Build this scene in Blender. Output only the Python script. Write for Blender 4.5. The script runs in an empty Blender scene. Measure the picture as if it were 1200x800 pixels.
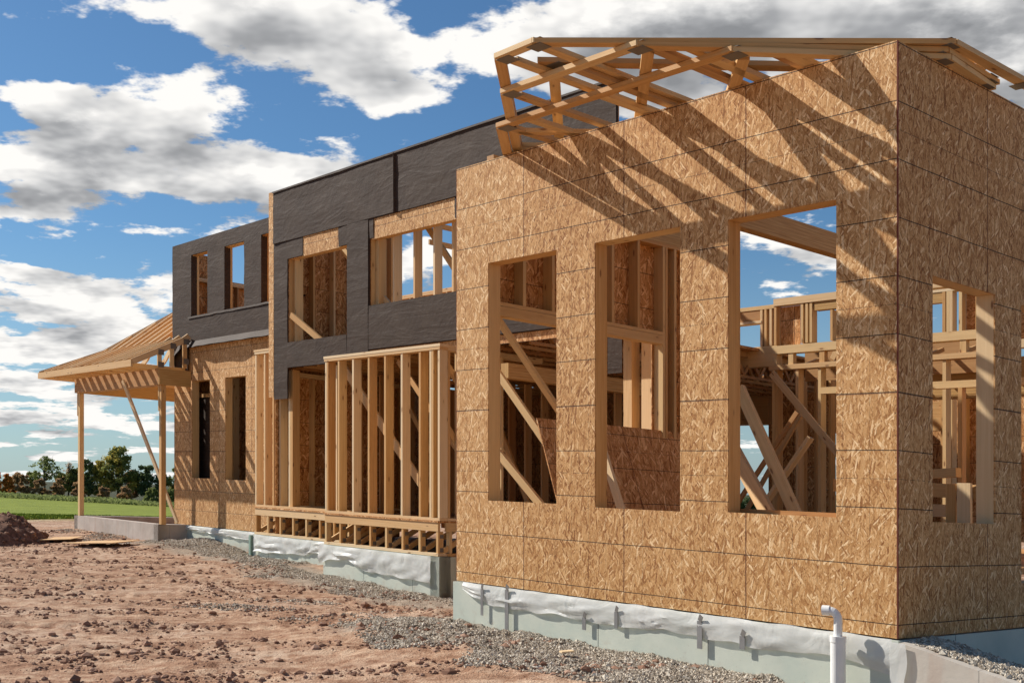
# Unfinished timber house on a bare dirt lot, autumn daylight.
import bpy, math, random
import numpy as np
from mathutils import Vector, noise as mn
R = math.radians
random.seed(7)
rng = np.random.default_rng(11)
scene = bpy.context.scene
COL = scene.collection

# ------------------------------------------------------------------ building frame
# a = along the near sheathed wall (0 at its right corner, negative towards the porch),
# b = depth behind that wall, z = height above the sill.  Posts are plumb; the plates
# run very slightly out of level, as they do in the photograph.
EYE = 1.6
O = (2.652, 8.0, -1.104 + EYE)
A = (1192 / 1810, -1362 / 1810, -30 / 1810)
_n = math.hypot(1557, 1362)
B = (1557 / _n, 1362 / _n, -85 / _n)

def W(a, b, z):
    return (O[0] + a * A[0] + b * B[0], O[1] + a * A[1] + b * B[1], O[2] + a * A[2] + b * B[2] + z)

def IDW(x, y, z):
    return (x, y, z)

# ------------------------------------------------------------------ mesh builder
class MB:
    def __init__(s, xf=W):
        s.v = []; s.f = []; s.uv = []; s.xf = xf; s.sm = []
    def quad(s, pts, uvs, smooth=False):
        i = len(s.v)
        s.v += [s.xf(*p) for p in pts]
        s.f.append(tuple(range(i, i + len(pts)))); s.uv += list(uvs); s.sm.append(smooth)
    def hexa(s, c, L=None):
        """c: 8 corners, bottom 4 then top 4 (local frame).  Grain runs along the longest side."""
        c = [Vector(p) for p in c]
        ex, ey, ez = c[1] - c[0], c[3] - c[0], c[4] - c[0]
        l = [ex.length, ey.length, ez.length]
        k = l.index(max(l))
        o = random.randint(0, 60) * 10.0 + 5; ov = random.random() * 8
        fs = [((0, 3, 2, 1), 0, 1), ((4, 5, 6, 7), 0, 1), ((0, 1, 5, 4), 0, 2),
              ((2, 3, 7, 6), 0, 2), ((1, 2, 6, 5), 1, 2), ((3, 0, 4, 7), 1, 2)]
        co = {0: (0, 0, 0), 1: (1, 0, 0), 2: (1, 1, 0), 3: (0, 1, 0), 4: (0, 0, 1), 5: (1, 0, 1), 6: (1, 1, 1), 7: (0, 1, 1)}
        for fi, (idx, p, q) in enumerate(fs):
            uvs = []
            for i in idx:
                t = [co[i][j] * l[j] for j in range(3)]
                if k in (p, q):
                    oth = q if k == p else p
                    uvs.append((o + t[oth] + fi * .3, ov + t[k]))
                else:
                    uvs.append((o + t[p] + 4, ov + t[q] * .3))
            s.quad([c[i] for i in idx], uvs)
        return s
    def box(s, a0, a1, b0, b1, z0, z1):
        return s.hexa([(a0, b0, z0), (a1, b0, z0), (a1, b1, z0), (a0, b1, z0),
                       (a0, b0, z1), (a1, b0, z1), (a1, b1, z1), (a0, b1, z1)])
    def bar(s, p, q, w, t, side=(0, 1, 0)):
        """board from p to q; t = thickness along 'side', w = width across it."""
        p = Vector(p); q = Vector(q); d = (q - p).normalized()
        sd = Vector(side); sd = (sd - d * sd.dot(d)).normalized()
        up = d.cross(sd).normalized()
        h = up * (w / 2); g = sd * (t / 2)
        s.hexa([p - h - g, q - h - g, q - h + g, p - h + g, p + h - g, q + h - g, q + h + g, p + h + g])
        return s
    def tube(s, pts, rad, n=16, cap=True):
        pts = [Vector(p) for p in pts]
        rings = []
        for i, p in enumerate(pts):
            d = (pts[min(i + 1, len(pts) - 1)] - pts[max(i - 1, 0)]).normalized()
            e = Vector((0, 1, 0)) if abs(d.y) < .9 else Vector((1, 0, 0))
            x = d.cross(e).normalized(); y = d.cross(x)
            r = rad[i] if isinstance(rad, (list, tuple)) else rad
            rings.append([p + (x * math.cos(2 * math.pi * k / n) + y * math.sin(2 * math.pi * k / n)) * r for k in range(n)])
        for i in range(len(rings) - 1):
            for k in range(n):
                k2 = (k + 1) % n
                s.quad([rings[i][k], rings[i][k2], rings[i + 1][k2], rings[i + 1][k]],
                       [(k / n, i), ((k + 1) / n, i), ((k + 1) / n, i + 1), (k / n, i + 1)], True)
        if cap:
            for rg, rev in ((rings[0], True), (rings[-1], False)):
                s.quad(rg if not rev else rg[::-1], [(0, 0)] * n)
        return s
    def build(s, name, mat, parent=None, origin=None, merge=False):
        org = Vector(parent['_org']) if parent is not None else Vector(origin or (0, 0, 0))
        me = bpy.data.meshes.new(name)
        me.from_pydata([Vector(v) - org for v in s.v], [], s.f)
        ul = me.uv_layers.new(name='UVMap')
        ul.data.foreach_set('uv', np.array(s.uv, dtype='f').ravel())
        me.polygons.foreach_set('use_smooth', s.sm)
        if merge:
            import bmesh
            bm = bmesh.new(); bm.from_mesh(me)
            bmesh.ops.remove_doubles(bm, verts=bm.verts, dist=1e-4)
            bmesh.ops.recalc_face_normals(bm, faces=bm.faces)
            bm.to_mesh(me); bm.free()
            me.set_sharp_from_angle(angle=R(38))
        me.materials.append(mat); me.update()
        o = bpy.data.objects.new(name, me); COL.objects.link(o)
        if parent is not None: o.parent = parent
        else: o.location = org
        o['_org'] = list(org)
        return o

def sheet(mb, axis, plane, th, u0, u1, z0, z1, holes=(), cell=None, disp=None, sign=-1, uvo=(0, 0)):
    """panel in plane axis=plane; its outer face looks towards sign, thickness th inwards. holes: (u0,u1,z0,z1)"""
    us = {u0, u1}; zs = {z0, z1}
    for h in holes:
        us |= {min(max(h[0], u0), u1), min(max(h[1], u0), u1)}; zs |= {min(max(h[2], z0), z1), min(max(h[3], z0), z1)}
    us = sorted(us); zs = sorted(zs)
    if cell:
        def sub(l):
            r = [l[0]]
            for x, y in zip(l, l[1:]):
                n = max(1, int(math.ceil((y - x) / cell)))
                r += [x + (y - x) * i / n for i in range(1, n + 1)]
            return r
        us = sub(us); zs = sub(zs)
    def P(u, z, d):
        off = disp(u, z) if (disp and d == 0) else 0
        pl = plane - sign * d * th + sign * off
        return (u, pl, z) if axis == 'b' else (pl, u, z)
    def inh(i, j):
        if i < 0 or j < 0 or i >= len(us) - 1 or j >= len(zs) - 1: return True
        cu = (us[i] + us[i + 1]) / 2; cz = (zs[j] + zs[j + 1]) / 2
        return any(h[0] < cu < h[1] and h[2] < cz < h[3] for h in holes)
    sm = bool(disp)
    ou, ov = uvo
    for i in range(len(us) - 1):
        for j in range(len(zs) - 1):
            if inh(i, j): continue
            a_, b_, c_, d_ = us[i], us[i + 1], zs[j], zs[j + 1]
            uv = [(a_ + ou, c_ + ov), (b_ + ou, c_ + ov), (b_ + ou, d_ + ov), (a_ + ou, d_ + ov)]
            mb.quad([P(a_, c_, 0), P(b_, c_, 0), P(b_, d_, 0), P(a_, d_, 0)], uv, sm)
            mb.quad([P(b_, c_, 1), P(a_, c_, 1), P(a_, d_, 1), P(b_, d_, 1)], [(x + 3.1, y + 1.7) for x, y in (uv[1], uv[0], uv[3], uv[2])])
            for (di, dj, p, q) in ((-1, 0, (a_, d_), (a_, c_)), (1, 0, (b_, c_), (b_, d_)), (0, -1, (a_, c_), (b_, c_)), (0, 1, (b_, d_), (a_, d_))):
                if inh(i + di, j + dj):
                    mb.quad([P(*p, 0), P(*p, 1), P(*q, 1), P(*q, 0)], [(p[0] + ou, p[1] + ov), (p[0] + ou + .02, p[1] + ov), (q[0] + ou + .02, q[1] + ov), (q[0] + ou, q[1] + ov)])
    return mb

def tag(o, label=None, cat=None, group=None, kind=None):
    if label: o['label'] = label
    if cat: o['category'] = cat
    if group: o['group'] = group
    if kind: o['kind'] = kind
    return o

def empty(name, loc, label, cat, group=None):
    o = bpy.data.objects.new(name, None); COL.objects.link(o); o.location = loc
    o.empty_display_size = .3
    o['_org'] = list(loc)
    return tag(o, label, cat, group)

# ------------------------------------------------------------------ node helpers
class S:
    """tiny wrapper: arithmetic on shader sockets"""
    def __init__(s, nt, k): s.nt = nt; s.k = k
    def m(s, op, *o, clamp=False):
        n = s.nt.nodes.new('ShaderNodeMath'); n.operation = op; n.use_clamp = clamp
        for i, x in enumerate((s,) + o):
            if isinstance(x, S): s.nt.links.new(x.k, n.inputs[i])
            else: n.inputs[i].default_value = x
        return S(s.nt, n.outputs[0])
    def __add__(s, o): return s.m('ADD', o)
    def __radd__(s, o): return s.m('ADD', o)
    def __sub__(s, o): return s.m('SUBTRACT', o)
    def __rsub__(s, o): return (s * -1.0) + o
    def __mul__(s, o): return s.m('MULTIPLY', o)
    def __rmul__(s, o): return s.m('MULTIPLY', o)
    def __truediv__(s, o): return s.m('DIVIDE', o)
    def step(s, lo, hi):
        n = s.nt.nodes.new('ShaderNodeMapRange'); n.interpolation_type = 'SMOOTHSTEP'
        s.nt.links.new(s.k, n.inputs[0]); n.inputs[1].default_value = lo; n.inputs[2].default_value = hi
        return S(s.nt, n.outputs[0])

def comb(nt, x, y, z=0.0):
    n = nt.nodes.new('ShaderNodeCombineXYZ')
    for i, v in enumerate((x, y, z)):
        if isinstance(v, S): nt.links.new(v.k, n.inputs[i])
        else: n.inputs[i].default_value = v
    return n.outputs[0]

def nz(nt, vec, scale=5, detail=3, rough=.5, dist=0, col=False):
    n = nt.nodes.new('ShaderNodeTexNoise'); nt.links.new(vec, n.inputs['Vector'])
    n.inputs['Scale'].default_value = scale; n.inputs['Detail'].default_value = detail
    n.inputs['Roughness'].default_value = rough; n.inputs['Distortion'].default_value = dist
    return S(nt, n.outputs['Color' if col else 'Fac'])

def vor(nt, vec, scale=5, feature='F1', rnd=1.0):
    n = nt.nodes.new('ShaderNodeTexVoronoi'); n.feature = feature
    nt.links.new(vec, n.inputs['Vector']); n.inputs['Scale'].default_value = scale
    n.inputs['Randomness'].default_value = rnd
    return n

def sep(nt, k):
    n = nt.nodes.new('ShaderNodeSeparateXYZ'); nt.links.new(k, n.inputs[0])
    return [S(nt, n.outputs[i]) for i in range(3)]

def ramp(nt, fac, stops, interp='LINEAR'):
    n = nt.nodes.new('ShaderNodeValToRGB'); nt.links.new(fac.k, n.inputs[0])
    cr = n.color_ramp; cr.interpolation = interp
    while len(cr.elements) < len(stops): cr.elements.new(.5)
    for e, (p, c) in zip(cr.elements, stops):
        e.position = p; e.color = (*c, 1)
    return n.outputs[0]

def mix(nt, fac, c1, c2, mode='MIX'):
    n = nt.nodes.new('ShaderNodeMix'); n.data_type = 'RGBA'; n.blend_type = mode
    if isinstance(fac, S): nt.links.new(fac.k, n.inputs[0])
    else: n.inputs[0].default_value = fac
    for i, c in ((6, c1), (7, c2)):
        if isinstance(c, tuple): n.inputs[i].default_value = (*c, 1)
        else: nt.links.new(c, n.inputs[i])
    return n.outputs[2]

def new_mat(name, rough=.8):
    m = bpy.data.materials.new(name); m.use_nodes = True
    nt = m.node_tree; b = nt.nodes['Principled BSDF']
    b.inputs['Roughness'].default_value = rough
    b.inputs['Specular IOR Level'].default_value = .25
    return m, nt, b

def bump(nt, b, h, dist=.01, strength=1.0):
    n = nt.nodes.new('ShaderNodeBump'); nt.links.new(h.k, n.inputs['Height'])
    n.inputs['Distance'].default_value = dist; n.inputs['Strength'].default_value = strength
    nt.links.new(n.outputs[0], b.inputs['Normal'])

def uvs(nt):
    n = nt.nodes.new('ShaderNodeTexCoord'); return n

# ---- oriented strand board
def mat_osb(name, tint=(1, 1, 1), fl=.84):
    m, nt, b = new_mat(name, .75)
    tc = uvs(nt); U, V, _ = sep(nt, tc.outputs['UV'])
    warp = nz(nt, tc.outputs['UV'], 9, 2, .5) - .5
    val = None; hgt = None
    for i, (ang, wx, ly, thr) in enumerate(((8, .010, .038, 0), (-24, .014, .060, .45), (30, .013, .052, .55), (-6, .018, .090, .66), (-46, .015, .070, .84), (40, .017, .080, .90), (-12, .014, .10, .93))):
        c, s_ = math.cos(R(ang)), math.sin(R(ang))
        x = (U * c + V * s_ + warp * .004) / (wx * fl) + i * 7.3
        y = (V * c - U * s_ + warp * .006) / (ly * fl) + i * 3.1
        vn = vor(nt, comb(nt, x, y, i * 5.0), 1.0)
        cs = nt.nodes.new('ShaderNodeSeparateColor'); nt.links.new(vn.outputs['Color'], cs.inputs[0])
        r = S(nt, cs.outputs[0]); g = S(nt, cs.outputs[1])
        if val is None: val = r; hgt = r; lay = r * 0.0
        else:
            k = g.m('GREATER_THAN', thr)
            val = val * (1 - k) + r * k
            lay = lay * (1 - k) + (r * k if i >= 4 else 0.0)
            if i < 3: hgt = hgt * (1 - k) + (r + .15 * i) * k
    grain = nz(nt, comb(nt, U * 60, V * 9), 1, 3, .6)
    fine = nz(nt, comb(nt, U * 210, V * 75), 1, 2, .7)
    val2 = val * .70 + grain * .34 + fine * .66 - .32
    val2 = val2 + (lay.m('GREATER_THAN', .78)) * .10
    sid = ((U / 1.2867 + 50).m('FLOOR')) * 3.17 + (V - 1.691).m('GREATER_THAN', 0.0) * 1.7
    wn = nt.nodes.new('ShaderNodeTexWhiteNoise'); wn.noise_dimensions = '1D'; nt.links.new(sid.k, wn.inputs['W'])
    val2 = val2 + (S(nt, wn.outputs['Value']) - .5) * .12
    c0 = ramp(nt, val2, [(0.0, (.12, .042, .012)), (.16, (.28, .122, .038)), (.40, (.47, .262, .100)), (.76, (.63, .40, .185)), (1.0, (.86, .67, .41))])
    c1 = mix(nt, 1.0, c0, (1.06, .97, .90), 'MULTIPLY')
    # printed nail lines and sheet joints
    def line(coord, period, off, wid):
        t = ((coord - off) / period + 400.5).m('FRACT') - .5
        return t.m('ABSOLUTE').m('LESS_THAN', wid / period)
    wob = (nz(nt, tc.outputs['UV'], 2.5, 2) - .5) * .008
    dash = nz(nt, comb(nt, U * 26, V * 26), 1, 2, .6)
    L1 = line(V + wob, .4013, .092, .0034) * (dash.step(.25, .42) * .5 + .5)
    L2 = line(V + wob, 1.204, 1.098, .0022) * dash.step(.4, .5) * .7
    L3 = line(U + wob, .21445, 0, .0024) * dash.step(.3, .6) * .42
    J = line(U + wob * .6, 1.2867, 0, .0045)
    J2 = (V - 1.691).m('ABSOLUTE').m('LESS_THAN', .0022)
    nu = ((U / .4289 + 200.53).m('FRACT') - .5) * .4289; nv = ((V / .152 + 200.3).m('FRACT') - .5) * .152
    nail = (nu * nu + nv * nv).m('LESS_THAN', .0052 ** 2) * .6
    c2 = mix(nt, (L1 + L2 + L3 + nail).m('MINIMUM', .92), c1, (.018, .015, .014))
    c3 = mix(nt, (J.m('MAXIMUM', J2)) * .8, c2, (.10, .022, .012))
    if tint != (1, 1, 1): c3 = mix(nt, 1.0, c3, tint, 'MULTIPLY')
    nt.links.new(c3, b.inputs['Base Color'])
    bump(nt, b, hgt * .8 + grain * .5 - (J + L1 * .3) * 1.2 + fine * .25, .0035, 1.0)
    return m

# ---- sawn lumber
def mat_wood(name, light=(.70, .46, .215), dark=(.50, .275, .10), knot=(.20, .08, .03)):
    m, nt, b = new_mat(name, .6)
    tc = uvs(nt); U, V, _ = sep(nt, tc.outputs['UV'])
    bid = (U / 10).m('FLOOR')
    wn = nt.nodes.new('ShaderNodeTexWhiteNoise'); wn.noise_dimensions = '1D'
    oi = nt.nodes.new('ShaderNodeObjectInfo')
    nt.links.new((bid + S(nt, oi.outputs['Random']) * 50).k, wn.inputs['W'])
    rnd = S(nt, wn.outputs['Value'])
    g1 = nz(nt, comb(nt, U * 38, V * .9, bid * 3.7), 1, 3, .55, .4)
    g2 = nz(nt, comb(nt, U * 170, V * 3, bid), 1, 2, .6)
    base = ramp(nt, (g1 * .75 + g2 * .25 + (rnd - .5) * .55), [(.18, dark), (.42, tuple((x * .45 + y * .55) for x, y in zip(dark, light))), (.72, light), (.95, tuple(min(1, x * 1.12) for x in light))])
    hue = mix(nt, rnd.step(.0, 1.0), (1.0, .94, .86), (.96, 1.0, 1.04))
    base = mix(nt, 1.0, base, hue, 'MULTIPLY')
    vk = vor(nt, comb(nt, U * 11 + rnd * 9, V * 3.4, bid * 1.3), 1.0)
    kd = S(nt, vk.outputs['Distance'])
    kc = nt.nodes.new('ShaderNodeSeparateColor'); nt.links.new(vk.outputs['Color'], kc.inputs[0])
    ks = S(nt, kc.outputs[0]).m('GREATER_THAN', .34)
    k = (1 - kd.step(.07, .17)) * ks
    ring = (1 - kd.step(.12, .42)) * ks * .28
    c = mix(nt, ring, base, dark); c = mix(nt, k * .85, c, knot)
    nt.links.new(c, b.inputs['Base Color'])
    bump(nt, b, g2, .0012)
    return m

# ---- engineered beam (laminated, darker orange)
def mat_lam(name):
    m, nt, b = new_mat(name, .55)
    tc = uvs(nt); U, V, _ = sep(nt, tc.outputs['UV'])
    g = nz(nt, comb(nt, U * 90, V * 2.2), 1, 4, .6, .6)
    l = ((U * 26).m('FRACT')).m('LESS_THAN', .12)
    c = ramp(nt, g, [(.25, (.34, .17, .05)), (.5, (.50, .29, .10)), (.8, (.62, .42, .18))])
    c = mix(nt, l * .45, c, (.2, .09, .03))
    nt.links.new(c, b.inputs['Base Color']); bump(nt, b, g, .001)
    return m

# ---- charcoal building paper
def mat_paper(name):
    m, nt, b = new_mat(name, .72)
    tc = uvs(nt); U, V, _ = sep(nt, tc.outputs['UV'])
    wob = (nz(nt, tc.outputs['UV'], 1.2, 2) - .5) * .05
    t = ((V + wob) / .152 + 200).m('FRACT') - .5
    ln = t.m('ABSOLUTE').m('LESS_THAN', .022) * nz(nt, comb(nt, U * 30, V * 4), 1, 1).step(.42, .55)
    n1 = nz(nt, tc.outputs['UV'], 2.2, 4, .6)
    c = ramp(nt, n1, [(.25, (.041, .0235, .015)), (.55, (.053, .032, .0205)), (.8, (.070, .046, .031))])
    st = vor(nt, comb(nt, U * 2.3, V * 2.6), 1.0)
    dot = S(nt, st.outputs['Distance']).m('LESS_THAN', .035)
    c = mix(nt, ln * .22, c, (.22, .20, .19)); c = mix(nt, dot * .7, c, (.02, .017, .016))
    nt.links.new(c, b.inputs['Base Color'])
    w1 = nz(nt, comb(nt, U * 1.4, V * 6), 1, 3, .55, 1.2)
    w2 = nz(nt, tc.outputs['UV'], 14, 3, .6)
    cr = nz(nt, comb(nt, U * .9 + V * .5, V * 2.4 - U * .35, 3.0), 1, 2, .5, 1.6)
    crease = 1 - ((cr - .5).m('ABSOLUTE') * 9).m('MINIMUM', 1.0)
    bump(nt, b, w1 * .6 + w2 * .4 - dot * .8 + crease * .16, .012, .85)
    b.inputs['Specular IOR Level'].default_value = .18
    return m

def mat_foam(name):
    m, nt, b = new_mat(name, .7)
    tc = uvs(nt); U, V, _ = sep(nt, tc.outputs['UV'])
    n1 = nz(nt, tc.outputs['UV'], 1.6, 5, .65)
    c = ramp(nt, n1, [(.3, (.46, .51, .44)), (.5, (.54, .565, .48)), (.75, (.60, .62, .53))])
    mud = (nz(nt, tc.outputs['UV'], 5, 5, .7) * .8 + (V * -1.0 - .25) * .55).step(.48, .78)
    c = mix(nt, mud * .7, c, (.33, .22, .16))
    t = (((U + .42) / 1.22) + 100.5).m('FRACT') - .5
    seam = t.m('ABSOLUTE').m('LESS_THAN', .0035)
    c = mix(nt, seam * .85, c, (.07, .07, .065))
    sp = nz(nt, tc.outputs['UV'], 60, 2, .6).step(.66, .72)
    c = mix(nt, sp * .35, c, (.25, .16, .11))
    nt.links.new(c, b.inputs['Base Color'])
    bump(nt, b, n1 - seam, .004)
    return m

def mat_concrete(name, c0=(.38, .32, .27), c1=(.54, .47, .41), red=.3):
    m, nt, b = new_mat(name, .85)
    tc = uvs(nt); U, V, _ = sep(nt, tc.outputs['UV'])
    n1 = nz(nt, tc.outputs['UV'], 2.0, 6, .65)
    c = ramp(nt, n1, [(.3, c0), (.7, c1)])
    st = nz(nt, comb(nt, U * 5, V * .8), 1, 4, .6).step(.5, .7)
    c = mix(nt, st * red, c, (.38, .22, .15))
    t = ((U / .61) + 100.5).m('FRACT') - .5
    seam = t.m('ABSOLUTE').m('LESS_THAN', .006)
    c = mix(nt, seam * .4, c, (.12, .10, .09))
    nt.links.new(c, b.inputs['Base Color'])
    bump(nt, b, n1 + nz(nt, tc.outputs['UV'], 40, 3, .6) * .15 - seam * .5, .006)
    return m

def mat_plain(name, col, rough=.5, metal=0, spec=.4, var=.12, scale=8):
    m, nt, b = new_mat(name, rough)
    tc = uvs(nt)
    n = nz(nt, tc.outputs['Object'], scale, 4, .6)
    lo = tuple(x * (1 - var) for x in col); hi = tuple(min(1, x * (1 + var)) for x in col)
    nt.links.new(ramp(nt, n, [(.3, lo), (.7, hi)]), b.inputs['Base Color'])
    b.inputs['Metallic'].default_value = metal; b.inputs['Specular IOR Level'].default_value = spec
    bump(nt, b, n, .002)
    return m

def mat_plastic(name):
    m, nt, b = new_mat(name, .45)
    tc = uvs(nt)
    n = nz(nt, tc.outputs['Object'], 6, 4, .6)
    nt.links.new(ramp(nt, n, [(.3, (.76, .75, .71)), (.7, (.86, .84, .80))]), b.inputs['Base Color'])
    b.inputs['Specular IOR Level'].default_value = .4
    bump(nt, b, nz(nt, tc.outputs['Object'], 3.5, 3, .5, 1.2), .02, .7)
    tr = nt.nodes.new('ShaderNodeBsdfTransparent'); tr.inputs[0].default_value = (.93, .96, .95, 1)
    tl = nt.nodes.new('ShaderNodeBsdfTranslucent'); tl.inputs[0].default_value = (.7, .72, .7, 1)
    m1 = nt.nodes.new('ShaderNodeMixShader'); m1.inputs[0].default_value = .25
    nt.links.new(b.outputs[0], m1.inputs[1]); nt.links.new(tl.outputs[0], m1.inputs[2])
    m2 = nt.nodes.new('ShaderNodeMixShader')
    nt.links.new((nz(nt, tc.outputs['Object'], 3, 3, .6).step(.3, .7) * .25 + .05).k, m2.inputs[0])
    nt.links.new(m1.outputs[0], m2.inputs[1]); nt.links.new(tr.outputs[0], m2.inputs[2])
    nt.links.new(m2.outputs[0], nt.nodes['Material Output'].inputs[0])
    return m

M = dict(
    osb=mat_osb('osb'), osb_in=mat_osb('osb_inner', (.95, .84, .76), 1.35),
    wood=mat_wood('lumber'), wood2=mat_wood('lumber_pale', (.76, .55, .32), (.60, .39, .19)),
    wood3=mat_wood('lumber_red', (.50, .28, .115), (.34, .16, .055)),
    lam=mat_lam('laminated_beam'), paper=mat_paper('building_paper'), foam=mat_foam('foam_board'),
    conc=mat_concrete('concrete'), conc2=mat_concrete('concrete_pale', (.46, .40, .33), (.60, .54, .46), .30),
    metal=mat_plain('galvanised_steel', (.30, .29, .28), .5, .55), plate=mat_plain('nail_plate', (.17, .145, .12), .6, .25),
    pvc=mat_plain('white_pvc', (.78, .77, .74), .35, 0, .5, .05), plastic=mat_plastic('plastic_film'),
    roof=mat_plain('grey_shingle', (.13, .135, .15), .9, var=.3, scale=3),
)

# ------------------------------------------------------------------ the house
HO = W(0, 0, 0)
house = empty('unfinished_house', W(-6, 2, -.4), 'two storey timber house under construction with strand board and charcoal paper walls', 'house')

def jambs(parent, axis, plane, hole, depth=.145, t=.038, back=.012, mat='wood', sill=True, double_sill=False):
    """lining boards of one rough opening, one mesh"""
    u0, u1, z0, z1 = hole
    mb = MB()
    p0 = plane + back; p1 = plane + back + depth
    def bx(ua, ub, za, zb):
        if axis == 'b': mb.box(ua, ub, p0, p1, za, zb)
        else: mb.box(-p1, -p0, ua, ub, za, zb)
    bx(u0 - t, u0 - .002, z0 - t, z1 + .09); bx(u1 + .002, u1 + t, z0 - t, z1 + .09)
    bx(u0 - t * 2, u0 - t - .002, z0 - t, z1 + .09); bx(u1 + t + .002, u1 + 2 * t, z0 - t, z1 + .09)
    bx(u0 - .001, u1 + .001, z1 + .001, z1 + .09)
    if sill: bx(u0 - .001, u1 + .001, z0 - t, z0 - .002)
    return mb.build('window_frame', M[mat], parent)

def studs(parent, axis, plane, u0, u1, z0, z1, sp=.406, depth=.14, t=.038, plates=True, mat='wood', skip=(), only=None, partname='stud', first=True):
    """stud wall: studs are own parts; plates joined"""
    def bx(mb, ua, ub, za, zb, d0=0, d1=depth):
        if axis == 'b': mb.box(ua, ub, plane + d0, plane + d1, za, zb)
        else: mb.box(plane - d1, plane - d0, ua, ub, za, zb)
    us = only if only is not None else [u0 + i * sp for i in range(int((u1 - u0 - t) / sp) + 1)] + [u1 - t]
    for u in us:
        if any(s[0] < u < s[1] for s in skip): continue
        mb = MB(); j = random.uniform(-.006, .006)
        bx(mb, u + j, u + t + j, z0 + .0395, z1 - .0395 * 2)
        mb.build(partname, M[random.choice([mat, mat, 'wood2'])] if mat == 'wood' else M[mat], parent)
    if plates:
        mb = MB()
        bx(mb, u0, u1, z0, z0 + .038, -.002, depth + .002)
        mb.build('bottom_plate', M['wood2'], parent)
        mb = MB()
        bx(mb, u0, u1, z1 - .038 * 2, z1 - .039, -.002, depth + .002); bx(mb, u0 - .01, u1, z1 - .038, z1, -.004, depth + .004)
        mb.build('top_plate', M['wood2'], parent)

# ===== near wing, wall A (front) and wall B (right)
TOP = 4.117
hA = [(-4.38, -3.414, .815, 3.12), (-2.924, -1.948, .80, 3.118), (-1.46, -.484, .814, 3.10)]
wa = sheet(MB(), 'b', 0, .0115, -4.872, 0, 0, TOP, hA).build('sheathed_wall', M['osb'], house)
for h in hA: jambs(wa, 'b', 0, h)
mb = MB()
mb.box(-4.86, -.15, .0125, .15, TOP - .078, TOP - .04); mb.box(-4.86, -.15, .0125, .15, TOP - .038, TOP - .001)
mb.build('top_plate', M['wood2'], wa)
mb = MB(); mb.box(-4.86, -.15, .0125, .15, .42, .46); mb.build('bottom_plate', M['wood2'], wa)
for u in (-4.86, -4.6, -3.2, -3.08, -1.75, -1.62, -.19):       # studs of wall A, seen only through the other openings
    mb = MB(); mb.box(u, u + .038, .0135, .15, .462, TOP - .08); mb.build('stud', M['wood'], wa)

EDG = mat_plain('red_edge_paint', (.20, .035, .02), .8)
mb = MB(); mb.box(.0008, .0035, -.001, .0115, .0, TOP - .002); mb.build('painted_edge', EDG, wa)
mb = MB(); mb.box(-4.876, -4.8725, -.001, .0115, .0, TOP - .002); mb.build('painted_edge', EDG, wa)
hB = [(.474, 1.404, .81, 2.57), (1.84, 3.3, .348, 2.55)]
mbB = sheet(MB(), 'a', 0, .0115, .0125, 6.2, 0, TOP, hB, sign=1)
wb = mbB.build('sheathed_wall', M['osb'], house)
def jambB(h):
    u0, u1, z0, z1 = h; mb = MB(); t = .038
    a0, a1 = -.152, -.0125
    for (x, y) in ((u0 - t, u0 - .002), (u1 + .002, u1 + t)): mb.box(a0, a1, x, y, z0 - t, z1 + .09)
    mb.box(a0, a1, u0, u1, z1 + .001, z1 + .09); mb.box(a0, a1, u0, u1, z0 - t, z0 - .002)
    mb.build('window_frame', M['wood2'], wb)
for h in hB: jambB(h)
mb = MB(); mb.box(-.15, -.0125, .0125, 6.2, TOP - .076, TOP - .001); mb.build('top_plate', M['wood2'], wb)

# left wall of the wing (seen from inside through the front openings)
LA = -4.87
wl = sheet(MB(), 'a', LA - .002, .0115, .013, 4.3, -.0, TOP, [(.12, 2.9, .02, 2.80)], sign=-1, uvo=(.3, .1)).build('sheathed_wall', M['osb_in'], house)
ain = LA + .155
def lbox(b0, b1, z0, z1, name, mat='wood3', a0=LA + .012, a1=LA + .152):
    mb = MB(); mb.box(a0, a1, b0, b1, z0, z1); return mb.build(name, M[mat], wl)
lbox(.16, 2.93, 2.70, 2.798, 'header', 'wood')
lbox(.16, 2.93, 2.802, 2.84, 'bottom_plate', 'wood')
for u in (.35, .76, 1.17, 1.60, 2.08, 2.50): lbox(u, u + .038, 2.842, 3.83, 'stud', 'wood')
for u in (2.93, 2.975, 3.13, 3.42, 3.55, 3.95): lbox(u, u + .038, .47, 3.83, 'stud', 'wood')
lbox(.16, .20, .47, 2.67, 'stud', 'wood')
lbox(.16, 4.3, 3.832, 3.87, 'top_plate', 'wood')
lbox(1.9, 4.3, 3.872, TOP - .003, 'header_beam', 'lam')
lbox(.155, 1.9, 4.04, TOP - .003, 'top_plate', 'wood')
mb = MB(); mb.box(-3.56, -3.42, 2.2, 6.2, 3.83, 4.08); bm_ = mb.build('wing_beam', M['lam'], house)
# wing floor
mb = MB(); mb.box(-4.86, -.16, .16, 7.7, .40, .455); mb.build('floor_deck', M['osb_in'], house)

# foundation of the wing
mb = MB()
sheet(mb, 'b', -.022, .2, -4.90, .02, -.95, -.012, cell=.3)
sheet(mb, 'a', -4.90 - .0, .2, -.01, 2.9, -.95, -.012, sign=-1)
sheet(mb, 'a', .0, .2, .0, 7, -.95, -.012, sign=1)
fw = mb.build('foundation_wall', M['foam'], house)

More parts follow.
